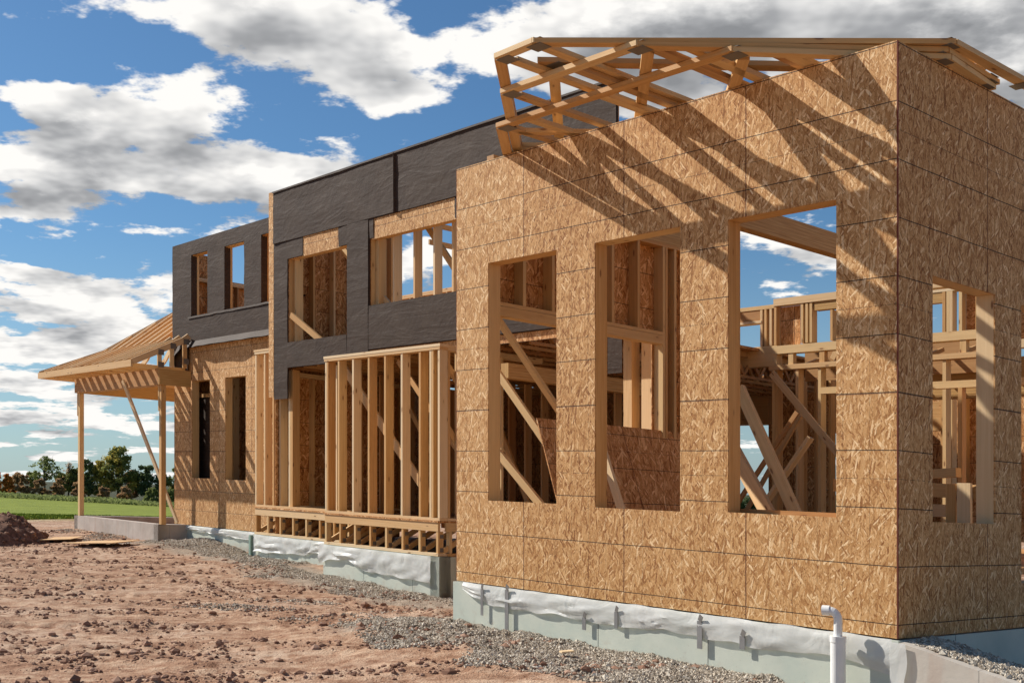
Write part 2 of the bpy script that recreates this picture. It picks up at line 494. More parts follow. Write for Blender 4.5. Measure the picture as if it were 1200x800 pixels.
def drape(parent, a0, a1, b, ztop, depth, seed, lowfn=None, fold=.02, name='plastic_sheet'):
    mb = MB(); n = int((a1 - a0) / .035); m_ = 9
    def pt(i, j):
        t = i / n; a = a0 + (a1 - a0) * t; v = j / m_
        d = depth * (.75 + .55 * mn.noise((a * 1.7 + seed, .3, 0))) if lowfn is None else lowfn(t, a)
        nn = mn.noise((a * 2.4 + seed + v * 1.2, v * 2.4, seed)) * fold + mn.noise((a * 8 - v * 4, v * 3, seed)) * fold * .16
        return (a + mn.noise((a * 3, v * 2, 9 + seed)) * .02 * v, b - .006 - abs(nn) * (.4 + v) - .012 * math.sin(math.pi * min(v, 1)), ztop - d * v + .012 * mn.noise((a * 4, seed, v)))
    for i in range(n):
        for j in range(m_):
            p = [pt(i, j), pt(i + 1, j), pt(i + 1, j + 1), pt(i, j + 1)]
            mb.quad(p, [(x[0], x[2]) for x in p], True)
    return mb.build(name, M['plastic'], parent, merge=True)

drape(fw, -4.72, -.02, -.03, -.004, .17, 3.0, fold=.028, lowfn=lambda t, a: .07 + .12 * min(1, t * 12) + .035 * mn.noise((a * 1.3, 0, 0)) + .03 * mn.noise((a * 4, 2, 0)) + .10 * max(0, t - .9) * 6)
for (x, w, l, z) in ((-4.42, .035, .26, -.04), (-4.06, .05, .47, -.02), (-3.02, .045, .11, -.17), (-2.63, .04, .14, -.08), (-1.72, .05, .22, -.06), (-1.30, .05, .10, -.13)):
    mb = MB(); mb.box(x, x + w, -.062, -.056, z - l, z)
    mb.bar((x + w / 2, -.06, z), (x + w / 2 + .03, -.075, z + .045), w * .8, .006, (0, 1, 0))
    mb.build('metal_strap', M['metal'], fw)

# ===== house body, two storey part behind: dark papered wall at b = 2.9
MP = 2.9
def wr(seed, amp=.012):
    return lambda u, z: .006 + amp * (.6 * mn.noise((u * .7 + seed, z * 2.6 + u * .3, seed)) + .35 * mn.noise((u * 2.1, z * 6 + seed + u, 2)) + .25 * mn.noise((u * 7, z * 7, 5 + seed)))
U1 = (-13.148, -11.304, 3.30, 4.735); U2 = (-10.683, -7.6, 3.69, 4.74)
S1 = (-12.65, -11.55, 4.735, 5.045); S2 = (-10.57, -8.56, 4.735, 5.03)
low1 = (-13.148, -11.304, -1, 2.88); lowR = (-11.304, -5.0, -1, 2.93)
dwm = sheet(MB(), 'b', MP, .02, -13.6, -5.42, 2.36, 5.93, [U1, U2, S1, S2, (U1[0], U1[1], 2.3, 2.88), (U1[1] - .001, -10.75, 2.3, 2.90), (-10.75, -5, 2.3, 3.02)], cell=.07, disp=wr(1.0, .012))
dw = dwm.build('papered_wall', M['paper'], house, merge=True)
for k_, ar in enumerate(((MP + .004, .012, -12.70, -11.50, 4.72, 5.10), (MP + .004, .012, -10.62, -8.50, 4.72, 5.10), (MP - .004, .012, -13.78, -13.615, 2.4, 5.96))):
    sheet(MB(), 'b', *ar, uvo=(.3 * k_, 0)).build('strand_board_strip', M['osb'], dw)
sheet(MB(), 'b', MP + .022, .012, -13.6, -5.42, 2.9, 5.90, [U1, U2]).build('sheathing', M['osb_in'], dw)
wv = wr(6.0, .013)
sheet(MB(), 'b', MP - .014, .003, -13.60, -9.99, 5.045, 5.925, cell=.07, disp=wv).build('paper_sheet', M['paper'], dw, merge=True)
sheet(MB(), 'b', MP - .016, .003, -9.97, -5.42, 5.035, 5.925, cell=.07, disp=wr(9.0, .013)).build('paper_sheet', M['paper'], dw, merge=True)
sheet(MB(), 'b', MP - .014, .003, -10.68, -5.42, 3.03, 3.70, cell=.07, disp=wr(11.0, .008)).build('paper_sheet', M['paper'], dw, merge=True)
sheet(MB(), 'b', MP - .014, .003, -13.14, -11.30, 2.885, 3.31, cell=.07, disp=wr(13.0, .008)).build('paper_sheet', M['paper'], dw, merge=True)
sheet(MB(), 'b', MP - .012, .003, -11.29, -10.70, 2.91, 5.04, cell=.07, disp=wr(15.0, .007)).build('paper_sheet', M['paper'], dw, merge=True)
# paper edge lap over the top with a black edge and the vertical lap
mb = MB()
for i in range(60):
    a0 = -13.62 + i * 8.2 / 60; a1 = a0 + 8.2 / 60
    mb.quad([(a0, MP - .040, 5.915 + .01 * mn.noise((a0, 0, 1))), (a1, MP - .040, 5.915 + .01 * mn.noise((a1, 0, 1))), (a1, MP - .036, 5.945), (a0, MP - .036, 5.945)], [(a0, 5.8), (a1, 5.8), (a1, 5.9), (a0, 5.9)], True)
    mb.quad([(a0, MP - .036, 5.945), (a1, MP - .036, 5.945), (a1, MP + .2, 5.955), (a0, MP + .2, 5.955)], [(a0, 5.9), (a1, 5.9), (a1, 6.1), (a0, 6.1)], True)
for j in range(24):
    z0 = 5.03 + j * .037; z1 = z0 + .037; x = -9.98 + .01 * mn.noise((0, z0 * 3, 2)); x1 = -9.98 + .01 * mn.noise((0, z1 * 3, 2))
    mb.quad([(x - .05, MP - .022, z0), (x, MP - .055, z0), (x1, MP - .055, z1), (x1 - .05, MP - .022, z1)], [(x, z0), (x, z0), (x, z1), (x, z1)], True)
    mb.quad([(x, MP - .055, z0), (x + .02, MP - .02, z0), (x1 + .02, MP - .02, z1), (x1, MP - .055, z1)], [(x, z0), (x, z0), (x, z1), (x, z1)], True)
mb.build('paper_lap', M['paper'], dw)
for h, dd in ((U1, True), (U2, False)):
    u0, u1, z0, z1 = h
    mb = MB()   # paper wrapped round the left jamb, then the boards
    mb.box(u0 - .03, u0 - .004, MP + .03, MP + .17, z0, z1)
    mb.box(u0 - .002, u0 + .07, MP + .12, MP + .24, z0 - .06, z1 + .02)
    mb.box(u0 + .072, u0 + .110, MP + .10, MP + .24, z0 - .06, z1 + .02)
    mb.box(u0, u1, MP + .035, MP + .17, z1 + .002, z1 + .12)
    mb.box(u0, u1, MP + .035, MP + .17, z0 - .04, z0 - .002)
    mb.box(u1 + .002, u1 + .04, MP + .035, MP + .17, z0, z1)
    mb.build('window_frame', M['wood'], dw)
mb = MB(); mb.box(-10.74, -10.69, MP + .025, MP + .14, 3.69, 4.7); mb.box(-13.2, -13.155, MP + .025, MP + .14, 3.3, 4.7); mb.build('paper_return', M['paper'], dw)
# bare studs standing in the right upper opening
for u in (-10.32, -9.79, -9.30, -8.86, -8.45, -8.05, -12.15, -11.75):
    z0, z1 = (3.69, 4.9)
    if u < -11.5: z0, z1 = 3.36, 5.0
    mb = MB(); o_ = .18 if u > -11 else .9
    mb.box(u, u + .04, MP + o_, MP + o_ + .14, z0, z1); mb.build('stud', M['wood2'], dw)
mb = MB(); mb.bar((-9.95, MP + .5, 5.0), (-8.75, MP + .5, 3.7), .10, .04); mb.build('diagonal_brace', M['wood'], dw)
mb = MB(); mb.bar((-13.08, MP + .03, 3.78), (-12.1, MP + .10, 3.22), .10, .04); mb.build('diagonal_brace', M['wood'], dw)
mb = MB(); mb.bar((-12.75, MP + .7, 5.15), (-11.1, MP + .7, 3.75), .12, .04); mb.build('diagonal_brace', M['wood'], dw)
mb = MB(); mb.bar((-10.6, MP + .2, 3.85), (-10.35, MP + .25, 3.62), .09, .04); mb.build('diagonal_brace', M['wood2'], dw)
# paper flap at the left pillar foot, loose strip beyond the right bay
sheet(MB(), 'b', 3.3, .012, -10.75, -10.62, 2.2, 2.85, cell=.05, disp=wr(4, .02)).build('paper_flap', M['paper'], dw)
sheet(MB(), 'b', 3.25, .012, -11.15, -11.02, 2.3, 2.86, cell=.05, disp=wr(5, .02)).build('paper_flap', M['paper'], dw)

# end wing C, further left and back
CP = 3.46
up = [(-17.914, -17.197, 4.25, 5.50), (-16.476, -15.687, 4.25, 5.485), (-15.034, -14.3, 4.25, 5.51)]
dn = [(-17.914, -17.123, .955, 2.93), (-16.476, -15.654, .945, 2.935)]
cw = sheet(MB(), 'b', CP, .0115, -18.72, -13.72, -.01, 3.72, dn, uvo=(0, .2)).build('sheathed_wall', M['osb'], house)
for h in dn: jambs(cw, 'b', CP, h)
cu = sheet(MB(), 'b', CP - .012, .018, -18.79, -13.62, 3.62, 5.79, up, cell=.08, disp=wr(2.0, .012)).build('papered_wall', M['paper'], house, merge=True)
for h in up:
    jambs(cu, 'b', CP, h)
    mb = MB(); mb.box(h[0] - .03, h[0] + .02, CP - .03, CP + .10, h[2] + .02, h[3] - .02); mb.build('paper_return', M['paper'], cu)
mb = MB(); mbs = MB()
for i in range(70):                                    # loose lower edge standing off the wall
    def q(i):
        a = -18.35 + i * 4.6 / 70; lift = .16 + .05 * mn.noise((a * 1.5, 3, 0)); 
        return a, lift * min(1, .25 + i / 20), .15 + .02 * mn.noise((a * 2, 1, 0))
    a0, l0, d0 = q(i); a1, l1, d1 = q(i + 1)
    mb.quad([(a0, CP - .02, 3.74), (a1, CP - .02, 3.74), (a1, CP - .02 - l1, 3.74 - d1), (a0, CP - .02 - l0, 3.74 - d0)], [(a0, 3.7), (a1, 3.7), (a1, 3.5), (a0, 3.5)], True)
    zz = 4.235 + .012 * mn.noise((a0 * 3, 0, 0)); 
    mbs.quad([(a0 + .3, CP - .024, zz + .01), (a1 + .3, CP - .024, zz + .01), (a1 + .3, CP - .034, zz - .03), (a0 + .3, CP - .034, zz - .03)], [(a0, 4.3), (a1, 4.3), (a1, 4.2), (a0, 4.2)], True)
mbs.build('paper_sill_lap', M['paper'], cu); mb.build('paper_flap', M['paper'], cu); mb = MB()
mb.quad([(-18.35, CP - .03, 3.78), (-18.1, CP - .1, 3.66), (-18.4, CP - .2, 3.42), (-18.75, CP - .12, 3.36)], [(0, 0), (.3, 0), (.3, .4), (0, .4)])
mb.build('paper_flap', M['paper'], cu); mb = MB()
mb.quad([(-18.79, CP - .04, 3.8), (-18.5, CP - .05, 3.8), (-18.55, CP - .1, 3.15), (-18.72, CP - .06, 3.1)], [(0, 0), (.3, 0), (.3, .6), (0, .6)])
mb.build('paper_flap', M['paper'], cu)
# end wall of C seen from inside through its windows
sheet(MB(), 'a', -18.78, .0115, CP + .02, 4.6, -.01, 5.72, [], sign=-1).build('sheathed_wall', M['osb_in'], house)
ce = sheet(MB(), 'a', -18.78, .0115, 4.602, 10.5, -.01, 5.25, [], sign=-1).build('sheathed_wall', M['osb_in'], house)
studs(ce, 'a', -18.62, CP + .2, 10.4, 3.75, 5.2, sp=.6, mat='wood3')
mb = MB(); mb.box(-18.7, -13.7, CP + .1, 10.4, 3.66, 3.74); mb.build('floor_deck', M['osb_in'], ce)
mb = MB(); mb.box(-18.7, -13.7, CP + .1, 10.4, .42, .46); mb.build('floor_deck', M['osb_in'], ce)
mb = MB(); mb.box(-18.76, -16.9, CP + .32, CP + .34, .6, 2.62); mb.build('paper_panel', M['paper'], ce)
mb = MB(); mb.box(-18.7, -16.9, CP + .3, CP + .38, 2.63, 2.7); mb.build('blocking', M['wood'], ce)
mb = MB(); mb.box(-17.15, -17.11, CP + .5, CP + .64, .46, 3.0); mb.build('stud', M['wood2'], ce)
sheet(MB(), 'b', 10.5, .0115, -18.7, -4.9, -.01, 3.3, [(-9.9, -8.8, .47, 2.37), (-7.80, -7.62, .47, 2.2), (-7.40, -7.33, .47, 2.2)], sign=1).build('sheathed_wall', M['osb_in'], house)

# side wall between C and the two storey part, inside face seen through the upper openings
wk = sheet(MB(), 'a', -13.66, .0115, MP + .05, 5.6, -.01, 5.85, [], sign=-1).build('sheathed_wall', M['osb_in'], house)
studs(wk, 'a', -13.50, MP + .3, 5.55, 3.40, 5.85, sp=.42)
studs(wk, 'a', -13.50, MP + .3, 5.55, .50, 2.86, sp=.42)
mb = MB(); sheet(mb, 'b', 7.4, .0115, -16.8, -12.6, 3.4, 4.95, []); wq = mb.build('sheathed_wall', M['osb_in'], house)
studs(wq, 'b', 7.2, -16.8, -12.7, 3.4, 5.0, sp=.42)
mb = MB(); sheet(mb, 'b', 9.4, .0115, -12.6, -10.9, 3.4, 4.9, []); sheet(mb, 'b', 9.4, .0115, -10.0, -9.2, 3.4, 4.9, []); wq2 = mb.build('sheathed_wall', M['osb_in'], house)
studs(wq2, 'b', 9.2, -12.7, -9.3, 3.4, 5.15, sp=.48)
# upper floor deck and its open joists
mb = MB(); mb.box(-13.5, -7.0, MP + .2, 10.4, 3.32, 3.36); mb.build('floor_deck', M['osb_in'], house)
fj = MB()
for i in range(16):
    u = -13.4 + i * .41
    fj.box(u, u + .04, MP + .22, 10.3, 3.225, 3.315); fj.box(u, u + .04, MP + .22, 10.3, 2.90, 2.94)
    for k in range(18):
        p = MP + .3 + k * .41
        fj.bar((u + .02, p, 2.945), (u + .02, p + .2, 3.22), .05, .036, (1, 0, 0)); fj.bar((u + .02, p + .2, 3.22), (u + .02, p + .4, 2.945), .05, .036, (1, 0, 0))
fj.build('floor_joists', M['wood3'], house)
mb = MB(); mb.box(-13.5, -5.0, MP + .2, 10.4, .42, .46); mb.build('floor_deck', M['osb_in'], house)
mb = MB(); mb.box(-7.6, -7.45, 2.93, 7.0, 2.44, 2.64); mb.build('floor_beam', M['lam'], house)
mb = MB(); mb.box(-5.60, -5.36, MP + .02, MP + .03, 2.40, 3.0); mb.build('paper_flap', M['paper'], house)
for a_, w_ in ((-5.60, .14), (-5.30, .16)):
    mb = MB(); mb.box(a_, a_ + w_, 3.2, 3.34, .46, 2.98); mb.build('stud', M['wood2'], house)
mb = MB(); mb.box(-1.46, -.484, .155, .20, .80, .845); mb.box(-1.46, -.484, .205, .30, .76, .80); mb.build('sill_blocking', M['wood3'], wa)
# inner partitions of the ground floor
pi = MB(); pi.box(-13.4, -7.6, 5.6, 5.74, 2.80, 2.88); pt = pi.build('stud_wall', M['wood3'], house)
studs(pt, 'b', 5.6, -13.4, -7.6, .46, 2.80, sp=.41, mat='wood3', plates=False)
mb = MB(); mb.bar((-10.7, 5.2, 2.7), (-9.2, 5.0, .5), .09, .04); mb.build('diagonal_brace', M['wood'], pt)
mb = MB(); mb.bar((-13.0, 7.1, 2.7), (-11.4, 7.0, .5), .09, .04); mb.build('diagonal_brace', M['wood'], pt)

# ceiling frames standing above the upper floor (open roof frames)
for k, (a_, b0, b1) in enumerate(((-12.2, 5.2, 9.6), (-11.2, 5.2, 9.6), (-10.2, 5.2, 9.6))):
    mb = MB(); s_ = (1, 0, 0)
    mb.bar((a_, b0, 5.62), (a_, b1, 5.62), .09, .04, s_)
    fr = mb.build('roof_frame', M['wood'], house)
    mb = MB()
    mb.bar((a_, b0, 5.30), (a_, b1, 5.30), .09, .04, s_); mb.build('frame_chord', M['wood2'], fr)
    mb = MB(); mb.bar((a_, b0 - .2, 5.5), (a_, b1 - 2.2, 6.55), .09, .04, s_); mb.build('frame_chord', M['wood2'], fr)
    for j in range(5):
        p = b0 + .1 + j * .8
        mb = MB(); mb.bar((a_, p, 5.3), (a_, p + .45, 5.3 + .9 + .1 * (j % 2)), .09, .038, s_); mb.build('frame_web', M['wood3'], fr)
        mb = MB(); mb.box(a_ - .02, a_ + .02, p + .7, p + .79, 4.9, 6.0); mb.build('frame_post', M['wood3'], fr)

# ===== bays with open studs
def floor_band(parent, u0, u1, plane, n, depth=.5):
    mb = MB(); mb.box(u0 - .01, u1 + .01, plane - .012, plane + .14, -.006, .034); mb.build('sill_plate', M['wood2'], parent)
    mb = MB(); mb.box(u0, u1, plane - .004, plane + .036, .335, .455); mb.build('rim_board', M['wood2'], parent)
    mb = MB(); mb.box(u0 - .01, u1 + .01, plane - .016, plane + depth, .457, .480); mb.build('floor_deck', M['osb_in'], parent)
    pm = M['plate']
    for i in range(n):
        u = u0 + (u1 - u0 - .045) * i / (n - 1)
        mb = MB(); mb.box(u, u + .045, plane, plane + .09, .036, .333); mb.build('floor_post', M['wood'], parent)
        if i > 0:
            for za, zb in ((.05, .11), (.24, .29)):
                mb = MB(); mb.box(u - .003, u + .048, plane + .03, plane + .093, za, zb); mb.build('nail_plate', pm, parent)
        mb = MB(); mb.bar((u + .02, plane + .10, .06), (u + .02, plane + .62, .34), .07, .04, (1, 0, 0)); mb.build('floor_web', M['wood'], parent)
# right bay
bR = MB(); bR.box(-11.29, -8.37, 2.48, 2.62, .482, .52); bayR = bR.build('stud_wall', M['wood2'], house)
frontx = [(-11.31, 8), (-10.95, 0), (-10.56, 0), (-10.14, 0), (-9.70, 0), (-9.28, 0), (-8.84, 0)]
def stud_at(parent, x, y, z0, z1, t=.042, d=.14, mat=None):
    mb = MB(); j = random.uniform(-.004, .004); mb.box(x + j, x + t + j, y, y + d, z0, z1)
    return mb.build('stud', M[mat or random.choice(['wood', 'wood', 'wood2'])], parent)
for x in (-11.29, -11.245, -10.93, -10.53, -10.11, -9.69, -9.28, -8.85, -8.60, -8.555, -8.415): stud_at(bayR, x, 2.482, .522, 2.832, mat='wood2' if x in (-11.29, -8.60, -8.415) else None)
mb = MB(); mb.box(-11.31, -8.36, 2.474, 2.62, 2.834, 2.872); mb.box(-11.32, -8.35, 2.470, 2.624, 2.874, 2.912); mb.build('top_plate', M['wood2'], bayR)
for y in (2.63, 2.86, 3.25, 3.6):                      # side studs
    mb = MB(); mb.box(-8.515, -8.375, y, y + .04, .522, 2.832); mb.build('stud', M['wood'], bayR)
for za, zb in ((.482, .52), (2.834, 2.91)):
    mb = MB(); mb.box(-8.52, -8.37, 2.626, 4.4, za, zb); mb.build('side_plate', M['wood2'], bayR)
for p, q in (((-8.54, 2.7, 2.7), (-8.54, 4.2, 1.0)), ((-8.54, 2.66, 1.9), (-8.54, 3.7, .55))):
    mb = MB(); mb.bar(p, q, .09, .036, (1, 0, 0)); mb.build('diagonal_brace', M['wood'], bayR)
mb = MB(); mb.bar((-11.1, 2.70, 2.75), (-8.66, 2.70, .62), .13, .038); mb.build('diagonal_brace', M['wood2'], bayR)
mb = MB(); mb.bar((-10.2, 3.1, 2.85), (-8.7, 3.1, 1.45), .09, .038); mb.build('diagonal_brace', M['wood'], bayR)
floor_band(bayR, -11.29, -8.40, 2.48, 8)
mb = MB(); mb.box(-8.44, -8.37, 2.62, 4.4, -.006, .034); mb.build('sill_plate', M['wood'], bayR)
mb = MB(); mb.box(-8.41, -8.37, 2.6, 4.4, .335, .455); mb.build('rim_board', M['wood'], bayR)
for y in (2.66, 2.86, 3.2):
    mb = MB(); mb.box(-8.45, -8.375, y, y + .045, .036, .333); mb.build('floor_post', M['wood'], bayR)
for u in (-10.4, -9.9, -9.5, -8.95):
    mb = MB(); mb.box(u, u + .04, 3.65, 3.79, .52, 2.85); mb.build('stud', M['wood3'], bayR)
# left bay
bL = MB(); bL.box(-14.36, -11.31, 2.95, 3.09, .482, .52); bayL = bL.build('stud_wall', M['wood2'], house)
for x in (-14.36, -14.05, -13.74): stud_at(bayL, x, 2.952, .522, 3.19, mat='wood2' if x == -14.36 else None)
for x in (-13.60, -13.28, -13.235, -13.19, -11.9, -11.80): stud_at(bayL, x, 3.00, .522, 2.86, mat='wood2' if x == -13.28 else None)
mb = MB(); mb.box(-14.37, -13.66, 2.94, 3.10, 3.192, 3.23); mb.box(-14.39, -13.64, 2.935, 3.105, 3.232, 3.27); mb.build('top_plate', M['wood2'], bayL)
floor_band(bayL, -14.36, -11.33, 2.95, 8)
mb = MB(); sheet(mb, 'a', -12.95, .012, 3.7, 4.6, .5, 2.85); mb.build('strand_board_panel', M['osb_in'], bayL)
for x, y in ((-12.75, 4.0), (-12.45, 4.3), (-12.2, 4.6), (-11.95, 4.1)): stud_at(bayL, x, y, .5, 2.86, mat='wood3')
mb = MB(); mb.bar((-12.6, 4.9, 2.6), (-11.6, 4.9, 1.4), .09, .04); mb.build('diagonal_brace', M['wood'], bayL)

# foundations of bays and end wing
mb = MB()
sheet(mb, 'b', 2.455, .2, -11.30, -8.345, -1.2, -.012); sheet(mb, 'a', -8.345, .2, 2.455, 4.6, -1.2, -.012, sign=1)
fr_ = mb.build('foundation_wall', M['foam'], house)
drape(fr_, -11.38, -8.50, 2.44, -.014, .3, 8.0, fold=.05, lowfn=lambda t, a: .30 - .12 * math.sin(t * 7) * (t < .45) + (.05 if t > .5 else 0) * 0 + .03 * mn.noise((a * 3, 1, 1)) + .06 * t)
mb = MB(); sheet(mb, 'b', 2.925, .2, -14.40, -11.30, -1.1, -.012, uvo=(0, 0)); fl_ = mb.build('foundation_wall', M['foam'], house)
mb = MB(); mb.box(-14.47, -14.405, 2.88, 3.4, -1.0, -.03); mb.build('insulation_edge', mat_plain('green_foam', (.23, .33, .27), .8), fl_)
drape(fl_, -14.30, -11.36, 2.91, -.014, .3, 15.0, fold=.05, lowfn=lambda t, a: .30 - .10 * t + .05 * mn.noise((a * 2, 1, 1)))
mb = MB(); sheet(mb, 'b', CP - .03, .2, -18.5, -14.0, -1.1, -.02, uvo=(.4, -.2)); fc_ = mb.build('foundation_wall', M['foam'], house)
drape(fc_, -18.3, -14.5, CP - .045, -.018, .1, 22.0, fold=.03, lowfn=lambda t, a: .08 + .10 * t)

# ===== rear walls seen through the openings
KP = 7.8
kw = MB(); kw.box(-7.4 - 1.2, -6.66, KP, KP + .14, 3.07, 3.385); kb = kw.build('floor_beam', M['wood'], house)
kk = MB(); kk.box(-6.75, -3.2, KP - .01, KP + .14, 3.25, 3.375); kwall = kk.build('stud_wall', M['wood'], house)
mb = MB(); mb.box(-6.80, -3.2, KP - .02, KP + .15, 3.0, 3.075); mb.build('top_plate', M['wood2'], kwall)
for i in range(6):
    mb = MB(); mb.box(-6.45 + i * .56, -6.45 + i * .56 + .09, KP, KP + .09, 3.077, 3.248); mb.build('floor_post', M['wood'], kwall)
for i in range(7):
    mb = MB(); mb.bar((-6.3 + i * .5, KP + .15, 3.05), (-6.3 + i * .5, KP + .75, 3.25), .06, .04, (1, 0, 0)); mb.build('floor_web', M['wood3'], kwall)
mb = MB(); mb.box(-6.7, -3.3, KP + .8, KP + .84, 2.9, 3.37); mb.build('rim_board', M['wood3'], kwall)
for x in (-6.75, -6.70, -6.31, -5.91, -5.50, -5.1, -4.7, -4.3, -3.9): stud_at(kwall, x, KP, .46, 2.998, t=.05)
mb = MB(); mb.bar((-6.72, KP - .05, 2.95), (-5.2, KP - .05, 1.35), .11, .04); mb.build('diagonal_brace', M['wood2'], kwall)
mb = MB(); mb.bar((-5.15, 6.5, 1.85), (-5.9, 6.3, .75), .05, .12); mb.build('diagonal_brace', M['wood2'], kwall)
for i in range(9):
    stud_at(kwall, -7.0 + i * .27, 8.9, .46, 2.99, mat='wood3' if i % 2 else 'wood')
# upper knee walls with window openings
ku = MB(); ku.box(-8.6, -6.72, KP, KP + .14, 3.97, 4.03); kup = ku.build('stud_wall', M['wood'], house)
mb = MB(); mb.box(-8.6, -6.95, KP + .01, KP + .12, 3.80, 3.968); mb.build('header', M['wood3'], kup)
mb = MB(); mb.box(-8.6, -6.95, KP - .01, KP + .15, 3.76, 3.798); mb.build('top_plate', M['wood2'], kup)
for x in (-6.98, -6.90, -6.80): stud_at(kup, x, KP, 3.39, 3.965)
mb = MB(); mb.box(-6.72, -3.3, KP - .01, KP + .14, 4.0, 4.11); mb.build('top_plate', M['wood2'], kup)
for x in (-6.715, -6.22, -6.14, -6.06, -5.70): stud_at(kup, x, KP, 3.39, 3.995 if x != -5.70 else 3.85)
mb = MB(); mb.box(-6.66, -6.30, KP + .10, KP + .11, 3.39, 3.99); mb.build('strand_board_panel', M['osb_in'], kup)
mb = MB(); mb.box(-5.98, -5.2, KP + .01, KP + .13, 3.87, 3.998); mb.build('header', M['lam'], kup)
mb = MB(); mb.bar((-6.05, KP + .6, 3.2), (-5.55, KP + .6, 4.05), .09, .04); mb.build('diagonal_brace', M['wood2'], kup)
# behind: second wall line seen through the right opening
K2 = 9.5
k2 = MB(); k2.box(-5.6, -2.6, K2, K2 + .14, 4.28, 4.40); kw2 = k2.build('stud_wall', M['wood2'], house)
mb = MB(); mb.box(-5.6, -2.6, K2 - .02, K2 + .15, 3.34, 3.46); mb.build('rim_board', M['wood2'], kw2)
mb = MB(); mb.box(-5.6, -4.78, K2 + .01, K2 + .13, 4.12, 4.278); mb.build('header', M['lam'], kw2)
for x in (-4.83, -4.76, -4.71, -4.56, -4.3, -3.9): stud_at(kw2, x, K2, 3.47, 4.278, t=.05)
mb = MB(); mb.box(-4.50, -3.0, K2 + .12, K2 + .13, 3.47, 4.27); mb.box(-4.45, -3.0, K2 + .12, K2 + .13, .5, 2.9); mb.build('strand_board_panel', M['osb_in'], kw2)
mb = MB(); mb.box(-5.4, -2.6, K2 - .8, K2 - .66, 2.55, 3.10); mb.build('floor_beam', M['lam'], kw2)
mb = MB(); mb.box(-5.6, -4.80, K2 + .01, K2 + .13, 2.15, 2.6); mb.build('header', M['wood'], kw2)
for x in (-4.86, -4.80, -4.72, -4.5, -4.1): stud_at(kw2, x, K2, .5, 3.33, t=.05)
# back header over the far ground floor opening
mb = MB(); mb.box(-10.0, -8.7, 10.34, 10.48, 2.375, 2.9); mb.build('header', M['wood3'], house)
# floor trusses in the wing room seen through the right opening: low stacked lumber on the sill
# porch ------------------------------------------------------------
pf = MB()
sheet(pf, 'b', 2.8, .2, -22.57, -18.07, -.8, -.01); sheet(pf, 'a', -18.07, .2, 2.8, 3.43, -.8, -.01, sign=1)
sheet(pf, 'a', -22.57, .2, 2.8, 8.2, -.8, -.01, sign=-1); pf.box(-22.37, -18.8, 8.0, 8.2, -.8, -.01)
slab = pf.build('porch_foundation', M['conc'], house)
mb = MB(); mb.box(-22.36, -18.28, 3.0, 8.0, -.5, -.16); mb.build('gravel_fill', mat_plain('fill', (.26, .22, .19), .9, var=.3, scale=30), slab)
for (x0, xn) in ((-22.42, 1), (-18.08, -1)):
    mb = MB(); mb.box(x0, x0 + .10, 2.83, 2.93, -.008, 2.80); mb.box(x0 - .03, x0 - .002, 2.82, 2.95, 2.28, 2.86)
    mb.build('porch_post', M['wood'], house)
mb = MB(); mb.box(-22.44, -17.96, 2.76, 2.80, 2.80, 3.12); mb.box(-22.44, -17.96, 2.802, 2.96, 2.80, 3.12); pb = mb.build('porch_beam', M['wood3'], house)
mb = MB(); mb.box(-17.955, -17.915, 2.76, 3.44, 2.80, 3.12); mb.build('beam_return', M['lam'], pb)
mb = MB(); mb.box(-22.44, -22.30, 2.97, 8.1, 2.80, 3.12); mb.box(-22.3, -18.8, 8.0, 8.12, 2.80, 3.12); mb.build('side_beam', M['lam'], pb)
mb = MB(); mb.bar((-19.62, 2.72, 2.95), (-18.25, 3.30, .02), .09, .04); mb.build('diagonal_brace', M['wood2'], pb)
# flared hipped roof frame
EA, EB, EZ = -23.07, 2.2, 3.20
def prof(s):
    return EZ + (.50 * s if s < 1.07 else .535 + .80 * (s - 1.07))
mb = MB(); mb.box(EA - .0, -17.9, EB - .038, EB, EZ - .10, EZ + .035); prf = mb.build('porch_roof', M['wood2'], house)
mb = MB(); mb.box(EA - .038, EA - .001, EB - .038, 8.7, EZ - .10, EZ + .035); mb.build('fascia_board', M['wood2'], prf)
def rafter(pts, w=.12, t=.038, side=(1, 0, 0), name='rafter', mat='wood2'):
    mb = MB()
    for p, q in zip(pts, pts[1:]): mb.bar(p, q, w, t, side)
    mb.build(name, M[mat], prf)
smax = 2.5
i = 0
u = -17.92
while u > EA + .25:
    send = min(u - EA, smax)
    if u > -18.85: send = min(send, 1.20)
    pts = [(u, EB, prof(0))]
    if send > 1.07: pts.append((u, EB + 1.07, prof(1.07)))
    pts.append((u, EB + send, prof(send)))
    rafter(pts)
    u -= .40
bb = EB + .35
while bb < 8.3:
    send = min(bb - EB, smax)
    pts = [(EA, bb, prof(0))]
    if send > 1.07: pts.append((EA + 1.07, bb, prof(1.07)))
    pts.append((EA + send, bb, prof(send)))
    rafter(pts, side=(0, 1, 0))
    bb += .44
rafter([(EA, EB, prof(0) + .01), (EA + 1.07, EB + 1.07, prof(1.07) + .01), (EA + smax, EB + smax, prof(smax) + .01)], .12, .04, (1, -1, 0), 'hip_rafter')
rafter([(EA + smax, EB + smax, prof(smax)), (-18.82, EB + smax, prof(smax))], .14, .04, (0, 1, 0), 'ridge_board')
rafter([(EA + smax, EB + smax, prof(smax)), (EA + smax, 8.3, prof(smax))], .14, .04, (1, 0, 0), 'ridge_board')
